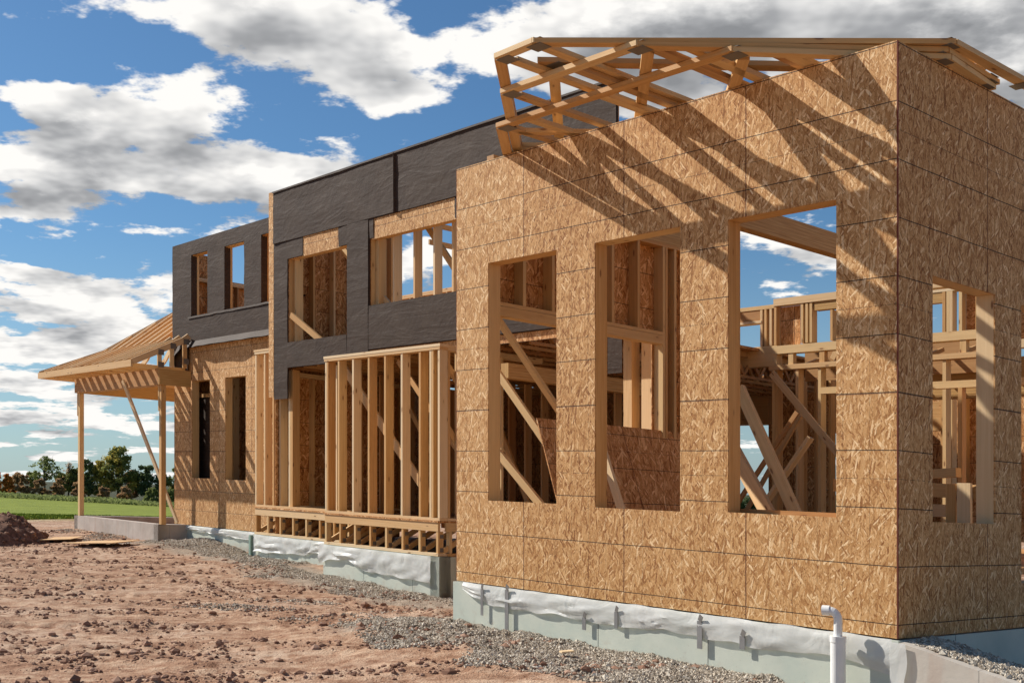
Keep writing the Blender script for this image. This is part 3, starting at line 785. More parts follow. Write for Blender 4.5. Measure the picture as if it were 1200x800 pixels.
# ceiling ties, short posts and plates at the open right end
for k in range(12):
    u = -22.3 + k * .38
    rafter([(u, EB + .03, EZ - .05), (u, 3.4 if u > -18.8 else 5.2, EZ - .05)], .09, .038, (1, 0, 0), 'ceiling_tie', 'wood')
for b_ in (2.72, 2.98, 3.26):
    mb = MB(); mb.box(-17.94, -17.90, b_, b_ + .085, EZ - .02, prof(b_ - EB) - .05); mb.build('short_post', M['wood'], prf)
for (b_, z_) in ((2.74, 3.45), (3.0, 3.6), (3.28, 3.32), (2.74, 3.2), (3.28, 3.72)):
    mb = MB(); mb.box(-17.898, -17.893, b_ - .01, b_ + .11, z_ - .06, z_ + .05); mb.build('nail_plate', M['plate'], prf)
mb = MB(); mb.box(-18.6, -18.0, CP - .06, CP - .04, 3.15, 3.8); mb.build('paper_scrap', M['paper'], prf)

# ------------------------------------------------------------------ loose trusses lying on the near wing
def T2(t, n):           # along the flat top / towards the bottom chord -> (a, b)
    return ((t - n) / math.sqrt(2), (t + n) / math.sqrt(2))
def tn(a, b): return ((a + b) / math.sqrt(2), (b - a) / math.sqrt(2))
def truss(label, z, heel, apL, apR, tail, nb, webs, tip=None):
    e = empty('roof_truss', W(*heel, z), label, 'roof truss', 'roof trusses lying in a stack on the wing')
    up_ = (0, 0, 1); zc = z + .019; w = .089
    def c(p, q, name, mat='wood', ww=w, dz=0):
        mb = MB(); mb.bar((p[0], p[1], zc + dz), (q[0], q[1], zc + dz), ww, .0375, up_); return mb.build(name, M[mat], e)
    # inset chords so that their outer edges follow the outline
    h = w / 2
    c((heel[0], heel[1] + h), (apL[0] + h * .4, apL[1] + h), 'top_chord')
    tL = tn(*apL); tR = tn(*apR)
    c(T2(tL[0], tL[1] + h + .0), T2(tR[0], tR[1] + h), 'top_chord')
    c((apR[0] - h, apR[1] + h * .4), (tail[0] - h, tail[1]), 'top_chord')
    th = tn(*heel)
    c(T2(th[0] + h, th[1] + .05), T2(th[0] + h, nb), 'heel_post')
    tt = tn(*tail)
    c(T2(th[0], nb), T2(tt[0] + .2, nb), 'bottom_chord')
    for (p, q) in webs:
        c(p, q, 'web', random.choice(['wood', 'wood3', 'wood']), .089, .0001)
    for (x, y) in ((heel[0] + .06, heel[1] + .09), T2(tL[0] + .05, tL[1] + .08), T2(tR[0] - .05, tR[1] + .08), (tail[0] - .06, tail[1] - .1)):
        for zz in (z - .004, z + .0385):
            mb = MB(); mb.box(x - .075, x + .075, y - .06, y + .06, zz, zz + .003); mb.build('nail_plate', M['plate'], e)
    return e
s2 = math.sqrt(2)
def bweb(p, nb):        # web running straight back (+b) until the bottom chord
    n0 = tn(*p)[1]; L = (nb - n0) * s2
    return (p, (p[0], p[1] + L))
def nweb(p, nb):
    t0 = tn(*p)[0]; return (p, T2(t0, nb))
NB = 2.95
T = TOP + .004
truss('lowest of the stacked roof trusses, long left chord just above the strand board wall top', T, (-3.56, -.60), (-.973, -.60), (.09, .565), (.035, 1.35), NB,
      [bweb((-3.50, -.45), NB), bweb((-3.20, -.54), NB), bweb((-2.32, -.54), NB), bweb((-1.17, -.54), NB), nweb((-1.0, -.40), NB), bweb((-.72, -.22), NB), (T2(-2.75, 2.25), T2(-1.0, 2.25))])
truss('middle one of the stacked roof trusses, its left heel showing between the two others', T + .042, (-2.96, -1.065), (-1.475, -1.06), (.09, .53), (.05, 1.38), NB,
      [bweb((-2.92, -.90), NB), bweb((-2.14, -1.0), NB), bweb((-1.43, -.88), NB), nweb((-1.48, -.90), NB), bweb((-.84, -.30), NB)])
truss('topmost front one of the stacked roof trusses, its short left chord sticking out farthest', T + .084, (-2.50, -1.52), (-2.058, -1.53), (.15, .53), (.165, 1.72), NB,
      [bweb((-2.45, -1.36), NB), bweb((-2.08, -1.38), NB), bweb((-1.30, -.68), NB), bweb((-.60, 0), NB)])
# a fourth one upside down on top of them
e = empty('roof_truss', W(-2.43, -1.13, T + .126), 'roof truss lying on top of the stack with its blunt chord end toward the apex', 'roof truss', 'roof trusses lying in a stack on the wing')
zt = T + .126 + .019
def c4(p, q, name, w=.12, mat='wood3'):
    mb = MB(); mb.bar((*p, zt), (*q, zt), w, .0375, (0, 0, 1)); mb.build(name, M[mat], e)
t0 = tn(-2.43, -1.13)
c4(T2(*t0), T2(t0[0] + 3.4, t0[1]), 'bottom_chord')
c4(T2(t0[0] + .12, t0[1] + .07), T2(t0[0] + .12, 2.9), 'web', .089, 'wood')
c4(T2(t0[0], 2.9), T2(t0[0] + 3.6, 2.9), 'top_chord')
mb = MB()
for q_ in ((t0[0] + .15, t0[1] + .02),): 
    x, y = T2(*q_); mb.box(x - .08, x + .08, y - .06, y + .06, zt - .022, zt - .0195)
mb.build('nail_plate', M['plate'], e)
# short blocks on the wall top
for (a_, l_, nm, lb) in ((-4.42, .10, 'wood_block', 'short wood block end resting on the wall top left of the trusses'),):
    mb = MB(); mb.box(a_, a_ + l_, .02, .3, TOP + .001, TOP + .05); o = mb.build(nm, M['wood3'], None, W(a_, .1, TOP)); tag(o, lb, 'wood block')

# ------------------------------------------------------------------ loose things inside the wing
def leaning(name, pts, label, cat, mat, group=None, w=.085, t=.038, side=(0, 1, 0)):
    mb = MB(); mb.bar(pts[0], pts[1], w, t, side); o = mb.build(name, M[mat], None, W(*pts[1])); return tag(o, label, cat, group)
mb = MB()
mb.quad([(-4.3, .98, .47), (-4.3, 3.42, .47), (-4.75, 3.42, 1.70), (-4.75, .98, 1.70)], [(0, .1), (2.44, .1), (2.44, 1.4), (0, 1.4)])
mb.quad([(-4.315, .98, .465), (-4.765, .98, 1.695), (-4.765, 3.42, 1.695), (-4.315, 3.42, .465)], [(0, .1), (0, 1.4), (2.44, 1.4), (2.44, .1)])
for i_, (p, q) in enumerate((((-4.3, .98, .47), (-4.75, .98, 1.70)), ((-4.3, 3.42, .47), (-4.75, 3.42, 1.70)))):
    mb.quad([p, q, (q[0] - .015, q[1], q[2] - .005), (p[0] - .015, p[1], p[2] - .005)], [(0, 0), (1.3, 0), (1.3, .02), (0, .02)])
mb.quad([(-4.75, .98, 1.70), (-4.75, 3.42, 1.70), (-4.765, 3.42, 1.695), (-4.765, .98, 1.695)], [(0, 0), (2.4, 0), (2.4, .02), (0, .02)])
tag(mb.build('strand_board_sheet', M['osb_in'], None, W(-4.3, 2, .47)), 'loose strand board sheet leaning inside, behind the middle front window opening', 'board')
leaning('wood_brace', [(-4.80, .46, 2.70), (-4.80, 2.48, .66)], 'upper diagonal brace board across the left front window opening', 'brace', 'wood', 'brace boards inside the near wing')
leaning('wood_brace', [(-5.6, 1.05, 2.35), (-3.9, 1.25, .47)], 'middle diagonal brace board in the left front window opening', 'brace', 'wood', 'brace boards inside the near wing')
leaning('wood_brace', [(-5.2, .8, 1.35), (-4.2, .9, .47)], 'lowest diagonal brace board in the left front window opening', 'brace', 'wood', 'brace boards inside the near wing')
leaning('wood_brace', [(-4.2, 1.35, 1.5), (-3.75, 1.35, .47)], 'short pale board leaning before the strand board sheet, lower left of the middle opening', 'brace', 'wood2', 'brace boards inside the near wing')
leaning('long_prop', [(-3.25, 2.46, 2.08), (-2.05, 2.0, .47)], 'long yellow prop board in the big right front opening', 'prop', 'wood', 'props in the big window opening', .12, .05)
leaning('long_prop', [(-3.15, 2.21, 1.45), (-2.25, 1.9, .47)], 'wide pinkish prop board left of the yellow one', 'prop', 'wood2', 'props in the big window opening', .15, .05)
leaning('long_prop', [(-5.3, 6.4, 2.2), (-6.6, 6.3, .47)], 'thin crossing prop farther back in the big opening', 'prop', 'wood3', 'props in the big window opening', .065)
leaning('long_prop', [(-5.6, 6.9, 2.2), (-6.7, 6.8, .47)], 'second thin prop crossing behind the wide boards', 'prop', 'wood3', 'props in the big window opening', .065)
# lumber pile behind the right side opening
lp = empty('lumber_pile', W(-1.6, 3.2, .46), 'loose pile of short lumber offcuts behind the right side window opening', 'lumber pile')
for k, (p, q, w_, t_) in enumerate((((-2.6, 3.2, 1.12), (-.9, 2.9, 1.08), .13, .04), ((-2.5, 3.35, .90), (-1.15, 3.1, .90), .12, .05), ((-2.4, 3.6, 1.22), (-1.4, 3.5, 1.28), .09, .09),
                                  ((-2.7, 3.0, .72), (-.7, 2.7, .72), .14, .20), ((-2.7, 3.2, .56), (-.6, 2.9, .56), .16, .24), ((-1.0, 2.85, .60), (-1.0, 2.85, 1.16), .13, .04), ((-1.14, 2.88, .60), (-1.14, 2.88, 1.15), .10, .04), ((-2.3, 3.9, .8), (-2.05, 3.6, 1.6), .12, .04))):
    mb = MB(); mb.bar(p, q, w_, t_); mb.build('board', M[('wood', 'wood2')[k % 2]], lp)
mb = MB(); mb.box(-4.0, -.2, 5.0, 5.09, 2.28, 2.36); iw = mb.build('partition_frame', M['wood'], None, W(-2, 5, .46)); tag(iw, 'open stud partition inside the near wing seen through the side window', 'partition')
for x in (-2.62, -2.2, -1.78, -1.70, -1.35, -.9): 
    mb = MB(); mb.box(x, x + .05, 5.0, 5.09, .46, 2.279); mb.build('stud', M['wood'], iw)

# drain pipe
dp = empty('drain_pipe', W(-.371, -.15, -.5), 'white plastic drain pipe with an elbow standing before the foundation corner', 'pipe')
MB().tube([(-.371, -.15, -.9), (-.371, -.15, -.03)], .053, 24).build('riser', M['pvc'], dp)
MB().tube([(-.371, -.15, -.06), (-.371, -.15, -.018)], .057, 24).build('collar', M['pvc'], dp)
el = [(-.371, -.15, -.03), (-.371, -.15, .10)] + [(-.371 - .055 * (1 - math.cos(R(t))), -.15 - .02 * (1 - math.cos(R(t))), .10 + .055 * math.sin(R(t))) for t in (15, 30, 45, 60, 75, 90)] + [(-.455, -.178, .156)]
MB().tube(el, .030, 20).build('elbow', M['pvc'], dp)
MB().tube([(-.425, -.168, .156), (-.475, -.185, .155)], .036, 20).build('pipe_socket', M['pvc'], dp)

# retaining wall at the near corner
mb = MB(); n = 14
def rz(a): return -.015 - .17 * max(0, a - .03) / .85 - .01 * mn.noise((a * 6, 0, 0))
for i in range(n):
    a0 = .045 + i * 2.2 / n; a1 = .045 + (i + 1) * 2.2 / n
    mb.quad([(a0, -.05, -.9), (a1, -.05, -.9), (a1, -.05, rz(a1)), (a0, -.05, rz(a0))], [(a0, -.9), (a1, -.9), (a1, rz(a1)), (a0, rz(a0))])
    mb.quad([(a0, -.05, rz(a0)), (a1, -.05, rz(a1)), (a1, .22, rz(a1) + .02), (a0, .22, rz(a0) + .02)], [(a0, 0), (a1, 0), (a1, .15), (a0, .15)])
    mb.quad([(a1, .22, -.9), (a0, .22, -.9), (a0, .22, rz(a0) + .02), (a1, .22, rz(a1) + .02)], [(a1, -.9), (a0, -.9), (a0, rz(a0)), (a1, rz(a1))])
mb.quad([(.045, .22, -.9), (.045, -.05, -.9), (.045, -.05, rz(.045)), (.045, .22, rz(.045) + .02)], [(0, 0), (.15, 0), (.15, .9), (0, .9)])
rw = mb.build('retaining_wall', M['conc2'], None, W(1, 0, -.5)); tag(rw, 'pale concrete retaining wall with gravel on top at the near house corner', 'retaining wall')
mb = MB()
for i in range(10):
    z0 = -.02 - i * .06; x0 = -.02 + .015 * mn.noise((0, z0 * 5, 0)); w0 = .12 + .05 * mn.noise((3, z0 * 4, 0)); z1 = z0 - .06; x1 = -.02 + .015 * mn.noise((0, z1 * 5, 0)); w1 = .12 + .05 * mn.noise((3, z1 * 4, 0))
    mb.quad([(x0, -.062, z0), (x0 + w0, -.075, z0), (x1 + w1, -.075, z1), (x1, -.062, z1)], [(0, z0), (.1, z0), (.1, z1), (0, z1)], True)
mb.build('plastic_tail', M['plastic'], fw, merge=True)

# ------------------------------------------------------------------ terrain
CP_ = [W(-4.87, 0, -.405), W(-3.7, 0, -.39), W(-2.57, 0, -.425), W(-1.44, 0, -.41), W(-.77, 0, -.42), W(0, 0, -.5), W(1.0, -.2, -.5), W(0.2, .7, -.5), W(.3, 5, -.6),
       W(-11.3, 2.45, -.487), W(-10.04, 2.45, -.513), W(-8.9, 2.45, -.56), W(-8.4, 2.45, -.598), W(-7.0, 2.0, -.58), W(-5.2, .5, -.47),
       W(-14.4, 2.9, -.43), W(-12.1, 2.9, -.39), W(-18.2, 3.4, -.324), W(-17.05, 3.4, -.225), W(-16.1, 3.4, -.303), W(-15.4, 3.4, -.45),
       W(-22.65, 2.75, -.321), W(-20.9, 2.75, -.33), W(-18.1, 2.75, -.374), W(-8, 9, -.6), W(-14, 9, -.6),
       (-2.5, 9, .02), (-6, 9, .04), (.5, 7.5, .03), (-6, 14, .06), (-10, 18, .16), (-3, 12, .0), (-14, 26, .28), (-9, 30, .3), (-18, 36, .25), (-5, 38, .2), (6, 6, 0), (-12, 10, .1)]
CPa = np.array(CP_)
def base_ground(X, Y):
    X = np.asarray(X, float); Y = np.asarray(Y, float)
    num = np.zeros_like(X); den = np.zeros_like(X)
    for (x, y, z) in CPa:
        w = 1.0 / (((X - x) ** 2 + (Y - y) ** 2) + .25) ** 1.6
        num += w * z; den += w
    near = num / den
    far = EYE - (9.05 + .065 * np.clip(X, -150, 130)) - .012 * np.clip(Y - 220, 0, 2500)
    t = np.clip((Y - 40) / 180, 0, 1) ** 1.0
    far2 = (EYE - 1.42) * (1 - t) + far * t
    k = np.clip((Y - 30) / 12, 0, 1); k = k * k * (3 - 2 * k)
    return near * (1 - k) + far2 * k
def ab(X, Y):
    dx = X - O[0]; dy = Y - O[1]; det = A[0] * B[1] - A[1] * B[0]
    return (dx * B[1] - dy * B[0]) / det, (A[0] * dy - A[1] * dx) / det
def fbm(x, y, sc, oct=3, seed=0):
    return mn.fractal((x * sc + seed, y * sc - seed, seed * 1.7), .9, 2.1, oct)
def rough_ground(x, y):
    r = .020 * fbm(x, y, .8, 3, 3) + .014 * fbm(x, y * 1.7, 3.2, 3, 5)
    c = mn.noise((x * .9, y * 1.9, 4)); m = max(0, min(1, c * 2 + .55))
    r += m * (.042 * abs(mn.noise((x * 5.2, y * 5.2, 8))) + .034 * max(0, mn.noise((x * 9, y * 9, 2))) + .02 * mn.noise((x * 2.2, y * 5, 12)))
    for (y0, k) in ((10.6, .10), (12.3, .10), (15.2, -.04), (16.9, -.04), (19.5, .06)):
        d = (y - y0 - k * (x + 4) - .25 * mn.noise((x * .35, y0, 0))) / .20
        if abs(d) < 2.2:
            g_ = math.exp(-d * d); ph = math.sin((x + d * .05) * 2 * math.pi / .21)
            r = r * (1 - .55 * g_) - .020 * g_ + .011 * g_ * max(-1, min(1, ph * 2.5)) + .014 * math.exp(-(abs(d) - 1.5) ** 2 * 4)
    return r
def ground_z(x, y):
    z = float(base_ground(np.array([x]), np.array([y]))[0])
    return z + (rough_ground(x, y) if y < 45 else 0)

def axis_vals(lo, f0, f1, hi, st, g=1.12):
    v = list(np.arange(f0, f1 + 1e-6, st)); s_ = st; x = f0; l = []
    while x > lo: s_ *= g; x -= s_; l.append(x)
    s_ = st; x = f1; h = []
    while x < hi: s_ *= g; x += s_; h.append(x)
    return np.array(l[::-1] + v + h)
xs = axis_vals(-2600, -12.5, 3.2, 2600, .045, 1.13); ys = axis_vals(-60, 7.0, 24, 3200, .045, 1.05)
GX, GY = np.meshgrid(xs, ys)
GZ = base_ground(GX, GY)
flat = GZ.ravel().copy(); fx = GX.ravel(); fy = GY.ravel()
for i in range(len(flat)):
    if -30 < fx[i] < 12 and 2 < fy[i] < 45: flat[i] += rough_ground(fx[i], fy[i])
nx, ny = len(xs), len(ys)
me = bpy.data.meshes.new('ground')
vv = np.stack([fx, fy, flat], 1).astype('f')
ii = np.arange(nx * ny).reshape(ny, nx)
fq = np.stack([ii[:-1, :-1], ii[:-1, 1:], ii[1:, 1:], ii[1:, :-1]], -1).reshape(-1, 4)
def np_mesh(name, verts, faces, mat, smooth=False, k=4):
    me = bpy.data.meshes.new(name)
    me.vertices.add(len(verts)); me.vertices.foreach_set('co', np.asarray(verts, 'f').ravel())
    nf = len(faces); me.loops.add(nf * k); me.loops.foreach_set('vertex_index', np.asarray(faces, 'i').ravel())
    me.polygons.add(nf); me.polygons.foreach_set('loop_start', np.arange(nf, dtype='i') * k)
    me.polygons.foreach_set('use_smooth', np.full(nf, smooth))
    me.update(calc_edges=True); me.validate()
    me.materials.append(mat)
    o = bpy.data.objects.new(name, me); COL.objects.link(o); return o

# soil material: red brown dirt, grey gravel near the foundations, grass far away
m, nt, b = new_mat('soil', .92)
b.inputs['Specular IOR Level'].default_value = .12
tc = uvs(nt); geo = nt.nodes.new('ShaderNodeNewGeometry')
PX, PY, PZ = sep(nt, geo.outputs['Position']); pos = geo.outputs['Position']
n1 = nz(nt, pos, .55, 5, .6); n2 = nz(nt, pos, 7, 5, .7); n3 = nz(nt, pos, 45, 3, .6)
n4 = nz(nt, comb(nt, PX * 1.3, PY * 4.0), 1, 4, .6)
cc = ramp(nt, n2 * .45 + n4 * .4 + n3 * .2, [(.34, (.12, .057, .031)), (.43, (.235, .12, .070)), (.51, (.365, .21, .130)), (.62, (.55, .385, .262))])
cc = mix(nt, n1.step(.46, .66) * .6 * n2.step(.38, .52), cc, (.58, .43, .315))
grav = nz(nt, pos, 70, 2, .6)
gc = ramp(nt, grav, [(.3, (.19, .15, .11)), (.5, (.34, .28, .215)), (.7, (.52, .45, .36))])
da = (PX - O[0]) * B[1] - (PY - O[1]) * B[0]; db = (PY - O[1]) * A[0] - (PX - O[0]) * A[1]
def band(v, lo, hi, s_): return v.step(lo - s_, lo + s_) * (1 - v.step(hi - s_, hi + s_))
nm = (nz(nt, pos, 1.5, 4, .6) - .5) * 1.2
gm = band(db + nm, -1.0, .3, .25) * band(da + nm * .5, -5.8, 3, .3)
gm = gm.m('MAXIMUM', band(db + nm, 1.4, 2.7, .25) * band(da + nm * .4, -12.3, -7.2, .3))
gm = gm.m('MAXIMUM', band(db + nm, 2.0, 3.6, .25) * band(da, -18.4, -12.2, .3))
cc = mix(nt, gm * .8, cc, gc)
far_ = (PY + nm * 3).step(36, 44)
gg = ramp(nt, nz(nt, pos, .35, 5, .65), [(.3, (.13, .16, .02)), (.6, (.21, .245, .03)), (.8, (.29, .31, .05))])
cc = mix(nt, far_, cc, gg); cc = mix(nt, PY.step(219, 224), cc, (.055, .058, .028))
nt.links.new(cc, b.inputs['Base Color'])
bump(nt, b, n2 * .8 + n3 * .5 + grav * .4, .035, .9)
MG = m
g = np_mesh('ground', vv, fq, MG, True); tag(g, kind='structure')

# grass field sheet over the far ground
m, nt, b = new_mat('grass', .9); geo = nt.nodes.new('ShaderNodeNewGeometry'); pos = geo.outputs['Position']
PX, PY, PZ = sep(nt, pos)
gn = nz(nt, comb(nt, PX * .25, PY * .09), 1, 5, .65) * .6 + nz(nt, pos, 2.5, 4, .7) * .4
nt.links.new(ramp(nt, gn, [(.32, (.17, .20, .025)), (.5, (.25, .29, .035)), (.68, (.34, .37, .06))]), b.inputs['Base Color'])
b.inputs['Specular IOR Level'].default_value = .1
bump(nt, b, nz(nt, pos, 4, 4, .7), .15)
MGR = m
# grass tufts as real blades
pts = []
N = 52000
gy = 37 + rng.random(N) ** 1.6 * 62; gx = -rng.random(N) * .46 * gy - gy * .02
keep = (gy + 3 * np.array([mn.noise((x * .3, y * .3, 0)) for x, y in zip(gx, gy)])) > 40.0
gx, gy = gx[keep], gy[keep]; gz = base_ground(gx, gy)
n_ = len(gx); ang = rng.random(n_) * math.pi; wd = .05 + rng.random(n_) * .10; ht = .04 + rng.random(n_) * .07
dx = np.cos(ang) * wd; dy = np.sin(ang) * wd; lx = (rng.random(n_) - .5) * .1
v = np.zeros((n_, 3, 3)); v[:, 0] = np.stack([gx - dx, gy - dy, gz - .02], 1); v[:, 1] = np.stack([gx + dx, gy + dy, gz - .02], 1); v[:, 2] = np.stack([gx + lx, gy + lx, gz + ht], 1)
o = np_mesh('grass', v.reshape(-1, 3), np.arange(n_ * 3).reshape(-1, 3), MGR, False, 3); tag(o, 'short green grass covering the sloping field', 'grass', kind='stuff')

# ---- stones and clods
def rocks(name, P, sz, mat, flat=.8, rnd=.35):
    base = np.array([(1, 0, 0), (-1, 0, 0), (0, 1, 0), (0, -1, 0), (0, 0, 1), (0, 0, -1)], float)
    fc = np.array([(0, 2, 4), (2, 1, 4), (1, 3, 4), (3, 0, 4), (2, 0, 5), (1, 2, 5), (3, 1, 5), (0, 3, 5)])
    n = len(P); V_ = base[None] * (1 + (rng.random((n, 6, 1)) - .5) * 2 * rnd) + (rng.random((n, 6, 3)) - .5) * rnd
    V_[:, :, 2] *= flat
    a = rng.random(n) * 6.28; c, s = np.cos(a), np.sin(a)
    x = V_[:, :, 0] * c[:, None] - V_[:, :, 1] * s[:, None]; y = V_[:, :, 0] * s[:, None] + V_[:, :, 1] * c[:, None]
    V_[:, :, 0] = x * (1 + .4 * rng.random((n, 1))); V_[:, :, 1] = y
    V_ = V_ * sz[:, None, None] + P[:, None, :]
    F_ = (fc[None] + (np.arange(n) * 6)[:, None, None]).reshape(-1, 3)
    return np_mesh(name, V_.reshape(-1, 3), F_, mat, False, 3)
def mat_rock(name, stops, sc=60):
    m, nt, b = new_mat(name, .9); g_ = nt.nodes.new('ShaderNodeNewGeometry')
    b.inputs['Specular IOR Level'].default_value = .15
    wn = S(nt, g_.outputs['Random Per Island'])
    n = nz(nt, g_.outputs['Position'], sc, 3, .6)
    nt.links.new(ramp(nt, wn * .75 + n * .3 - .03, stops), b.inputs['Base Color']); bump(nt, b, n, .004)
    return m
MST = mat_rock('gravel_stone', [(.05, (.17, .13, .09)), (.35, (.36, .295, .22)), (.65, (.52, .445, .345)), (.95, (.72, .65, .54))])
MCL = mat_rock('dirt_clod', [(.05, (.15, .072, .045)), (.5, (.28, .155, .10)), (.95, (.44, .28, .20))], 25)
def gravel_pts():
    out = []
    def field(a0, a1, b0, b1, n, fall):
        a = rng.uniform(a0, a1, n); bb_ = rng.uniform(b0, b1, n)
        x = O[0] + a * A[0] + bb_ * B[0]; y = O[1] + a * A[1] + bb_ * B[1]
        nn = np.array([mn.noise((u * 1.1, w * 1.1, 3)) for u, w in zip(x, y)])
        keep = fall(a, bb_) + nn * .9 > .25 + rng.random(n) * .35
        out.append(np.stack([x[keep], y[keep]], 1))
    field(-6.2, .4, -2.4, -.03, 72000, lambda a, b: 1.3 + b * .80 - np.clip(-4.9 - a, 0, 9) * .6)
    field(-9.5, -4.5, -1.6, .9, 14000, lambda a, b: .42 - abs(b + .3 + (a + 7) * .2) * .5)
    field(-12.8, -8.2, .9, 2.44, 26000, lambda a, b: 1.0 - (2.44 - b) * .95)
    field(-8.3, -6.6, 1.2, 3.2, 4500, lambda a, b: .6 - (2.6 - b) * .4)
    field(-18.4, -12.4, 1.6, 2.9, 19000, lambda a, b: .8 - (2.9 - b) * .9)
    field(-18.2, -14.5, 2.5, 3.4, 9000, lambda a, b: 1.1 + 0 * a)
    field(.06, 2.2, .02, 1.1, 14000, lambda a, b: 1.3 + 0 * a)
    field(-22.4, -18.3, 1.7, 2.78, 3500, lambda a, b: .5 - (2.78 - b) * .4)
    return np.concatenate(out)
gp = gravel_pts(); bz = base_ground(gp[:, 0], gp[:, 1])
rz_ = np.array([rough_ground(x, y) for x, y in gp])
ga, gb = ab(gp[:, 0], gp[:, 1])
strip = (ga > .04) & (gb > 0) & (gb < 1.15)
heap = .10 * np.clip(1 + ga * 0 + (gb + .05) / 1.6, 0, 1) * ((ga > -5.2) & (gb < 0)) * 0
zz = bz + rz_ + .004
zz[strip] = (O[2] + ga * A[2] + gb * B[2] + np.array([rz(a) for a in ga]) + .008 + .016 * np.clip(gb / .22, 0, 1) - np.clip(gb - .40, 0, 1) * .28)[strip]
sz = rng.uniform(.0075, .016, len(gp)) * (1 + (rng.random(len(gp)) > .96) * .8)
o = rocks('gravel', np.stack([gp[:, 0], gp[:, 1], zz], 1), sz, MST); tag(o, 'grey crushed stone strewn along the foundation walls', 'gravel', kind='stuff')
# backfill behind the retaining wall
mb = MB()
for i in range(14):
    a0 = .05 + i * 2.2 / 14; a1 = .05 + (i + 1) * 2.2 / 14
    mb.quad([(a0, .221, rz(a0) + .018), (a1, .221, rz(a1) + .018), (a1, .40, rz(a1) + .01), (a0, .40, rz(a0) + .01)], [(a0, 0), (a1, 0), (a1, 1), (a0, 1)], True)
    mb.quad([(a0, .40, rz(a0) + .01), (a1, .40, rz(a1) + .01), (a1, 1.2, rz(a1) - .22), (a0, 1.2, rz(a0) - .22)], [(a0, 0), (a1, 0), (a1, 1), (a0, 1)], True)
bf = mb.build('gravel_backfill', mat_rock('backfill', [(.1, (.14, .12, .10)), (.9, (.3, .26, .22))], 80), None, W(1, .3, -.3)); tag(bf, 'stony backfill behind the pale retaining wall', 'gravel', kind='stuff')

# clods
N = 85000
cx = rng.uniform(-13, 3.2, N); cy = 7.6 + rng.random(N) ** 1.5 * 19
pa, pb_ = ab(cx, cy)
cl = np.array([mn.noise((x * .9, y * 1.9, 4)) + .5 * mn.noise((x * 2.6, y * 3.4, 7)) for x, y in zip(cx, cy)])
hz = ((pb_ < -.15) & (pa > -5)) | ((pb_ < 2.2) & (pa <= -5) & (pa > -12.5)) | ((pb_ < 2.6) & (pa <= -12.5))
keep = (cl > rng.random(N) * .5 - .16) & hz & (cx > -.55 * cy - .5)
cx, cy, cl = cx[keep], cy[keep], cl[keep]
s_ = (.005 + .024 * rng.random(len(cx)) ** 2.8) * (1 + .9 * (rng.random(len(cx)) > .93) + 1.1 * (rng.random(len(cx)) > .988))
cz = base_ground(cx, cy) + np.array([rough_ground(x, y) for x, y in zip(cx, cy)])
def lumps(name, P, sz, mat):
    import bmesh
    bm = bmesh.new(); bmesh.ops.create_icosphere(bm, subdivisions=1, radius=1)
    base = np.array([v.co[:] for v in bm.verts]); fc = np.array([[v.index for v in f.verts] for f in bm.faces]); bm.free()
    var = []
    for k in range(10):
        d = np.array([1 + .5 * mn.fractal((p[0] * 1.3 + k * 9, p[1] * 1.3, p[2] * 1.3), .8, 2.2, 3) for p in base])
        var.append(base * d[:, None] * np.array([1.15, 1, .85]))
    var = np.array(var); n = len(P); V_ = var[rng.integers(0, 10, n)]
    a = rng.random(n) * 6.28; c, s = np.cos(a)[:, None], np.sin(a)[:, None]
    x = V_[:, :, 0] * c - V_[:, :, 1] * s; y = V_[:, :, 0] * s + V_[:, :, 1] * c
    V_ = np.stack([x, y, V_[:, :, 2]], 2) * sz[:, None, None] + P[:, None, :]
    F_ = (fc[None] + (np.arange(n) * len(base))[:, None, None]).reshape(-1, 3)
    return np_mesh(name, V_.reshape(-1, 3), F_, mat, False, 3)
o = lumps('dirt_clods', np.stack([cx, cy, cz], 1), s_, MCL); tag(o, 'reddish brown soil clods scattered over the churned lot', 'soil', kind='stuff')

# mound of dug earth at the left
mb = MB(IDW); n = 70
mx, my = -10.35, 23.0; mz = ground_z(mx, my)
def mh(x, y):
    d = math.hypot((x - mx) / 1.25, (y - my) / 1.25); hh = max(0, 1 - d) ** .75 * .82
    return hh * (1 + .25 * fbm(x, y, 1.6, 4, 2)) + (.09 * fbm(x, y, 5, 4, 6) if hh > 0 else 0)
for i in range(n):
    for j in range(n):
        q_ = []
        for (p, q) in ((i, j), (i + 1, j), (i + 1, j + 1), (i, j + 1)):
            x = mx - 2.5 + p * 5 / n; y = my - 1.9 + q * 3.8 / n
            hh = mh(x, y); q_.append((x, y, mz - .12 + hh))
        if max(p_[2] for p_ in q_) > mz - .11: mb.quad(q_, [(p_[0], p_[1]) for p_ in q_], True)
o = mb.build('dirt_mound', mat_plain('dug_earth', (.19, .105, .072), .95, spec=.1, var=.5, scale=12), None, (mx, my, mz), merge=True)
tag(o, 'dark heap of dug earth at the left edge of the lot', 'dirt mound')

k_ = 420; ma = rng.random(k_) * 6.28; mr = np.sqrt(rng.random(k_)) * 1.3
cxm, cym = mx + np.cos(ma) * mr, my + np.sin(ma) * mr
o2 = lumps('dirt_clods', np.stack([cxm, cym, np.array([mz - .12 + mh(x, y) if mh(x, y) > 0 else ground_z(x, y) for x, y in zip(cxm, cym)])], 1), .015 + .05 * rng.random(k_) ** 3, MCL)
tag(o2, 'loose crumbs of soil on and around the dark earth heap', 'soil', kind='stuff')
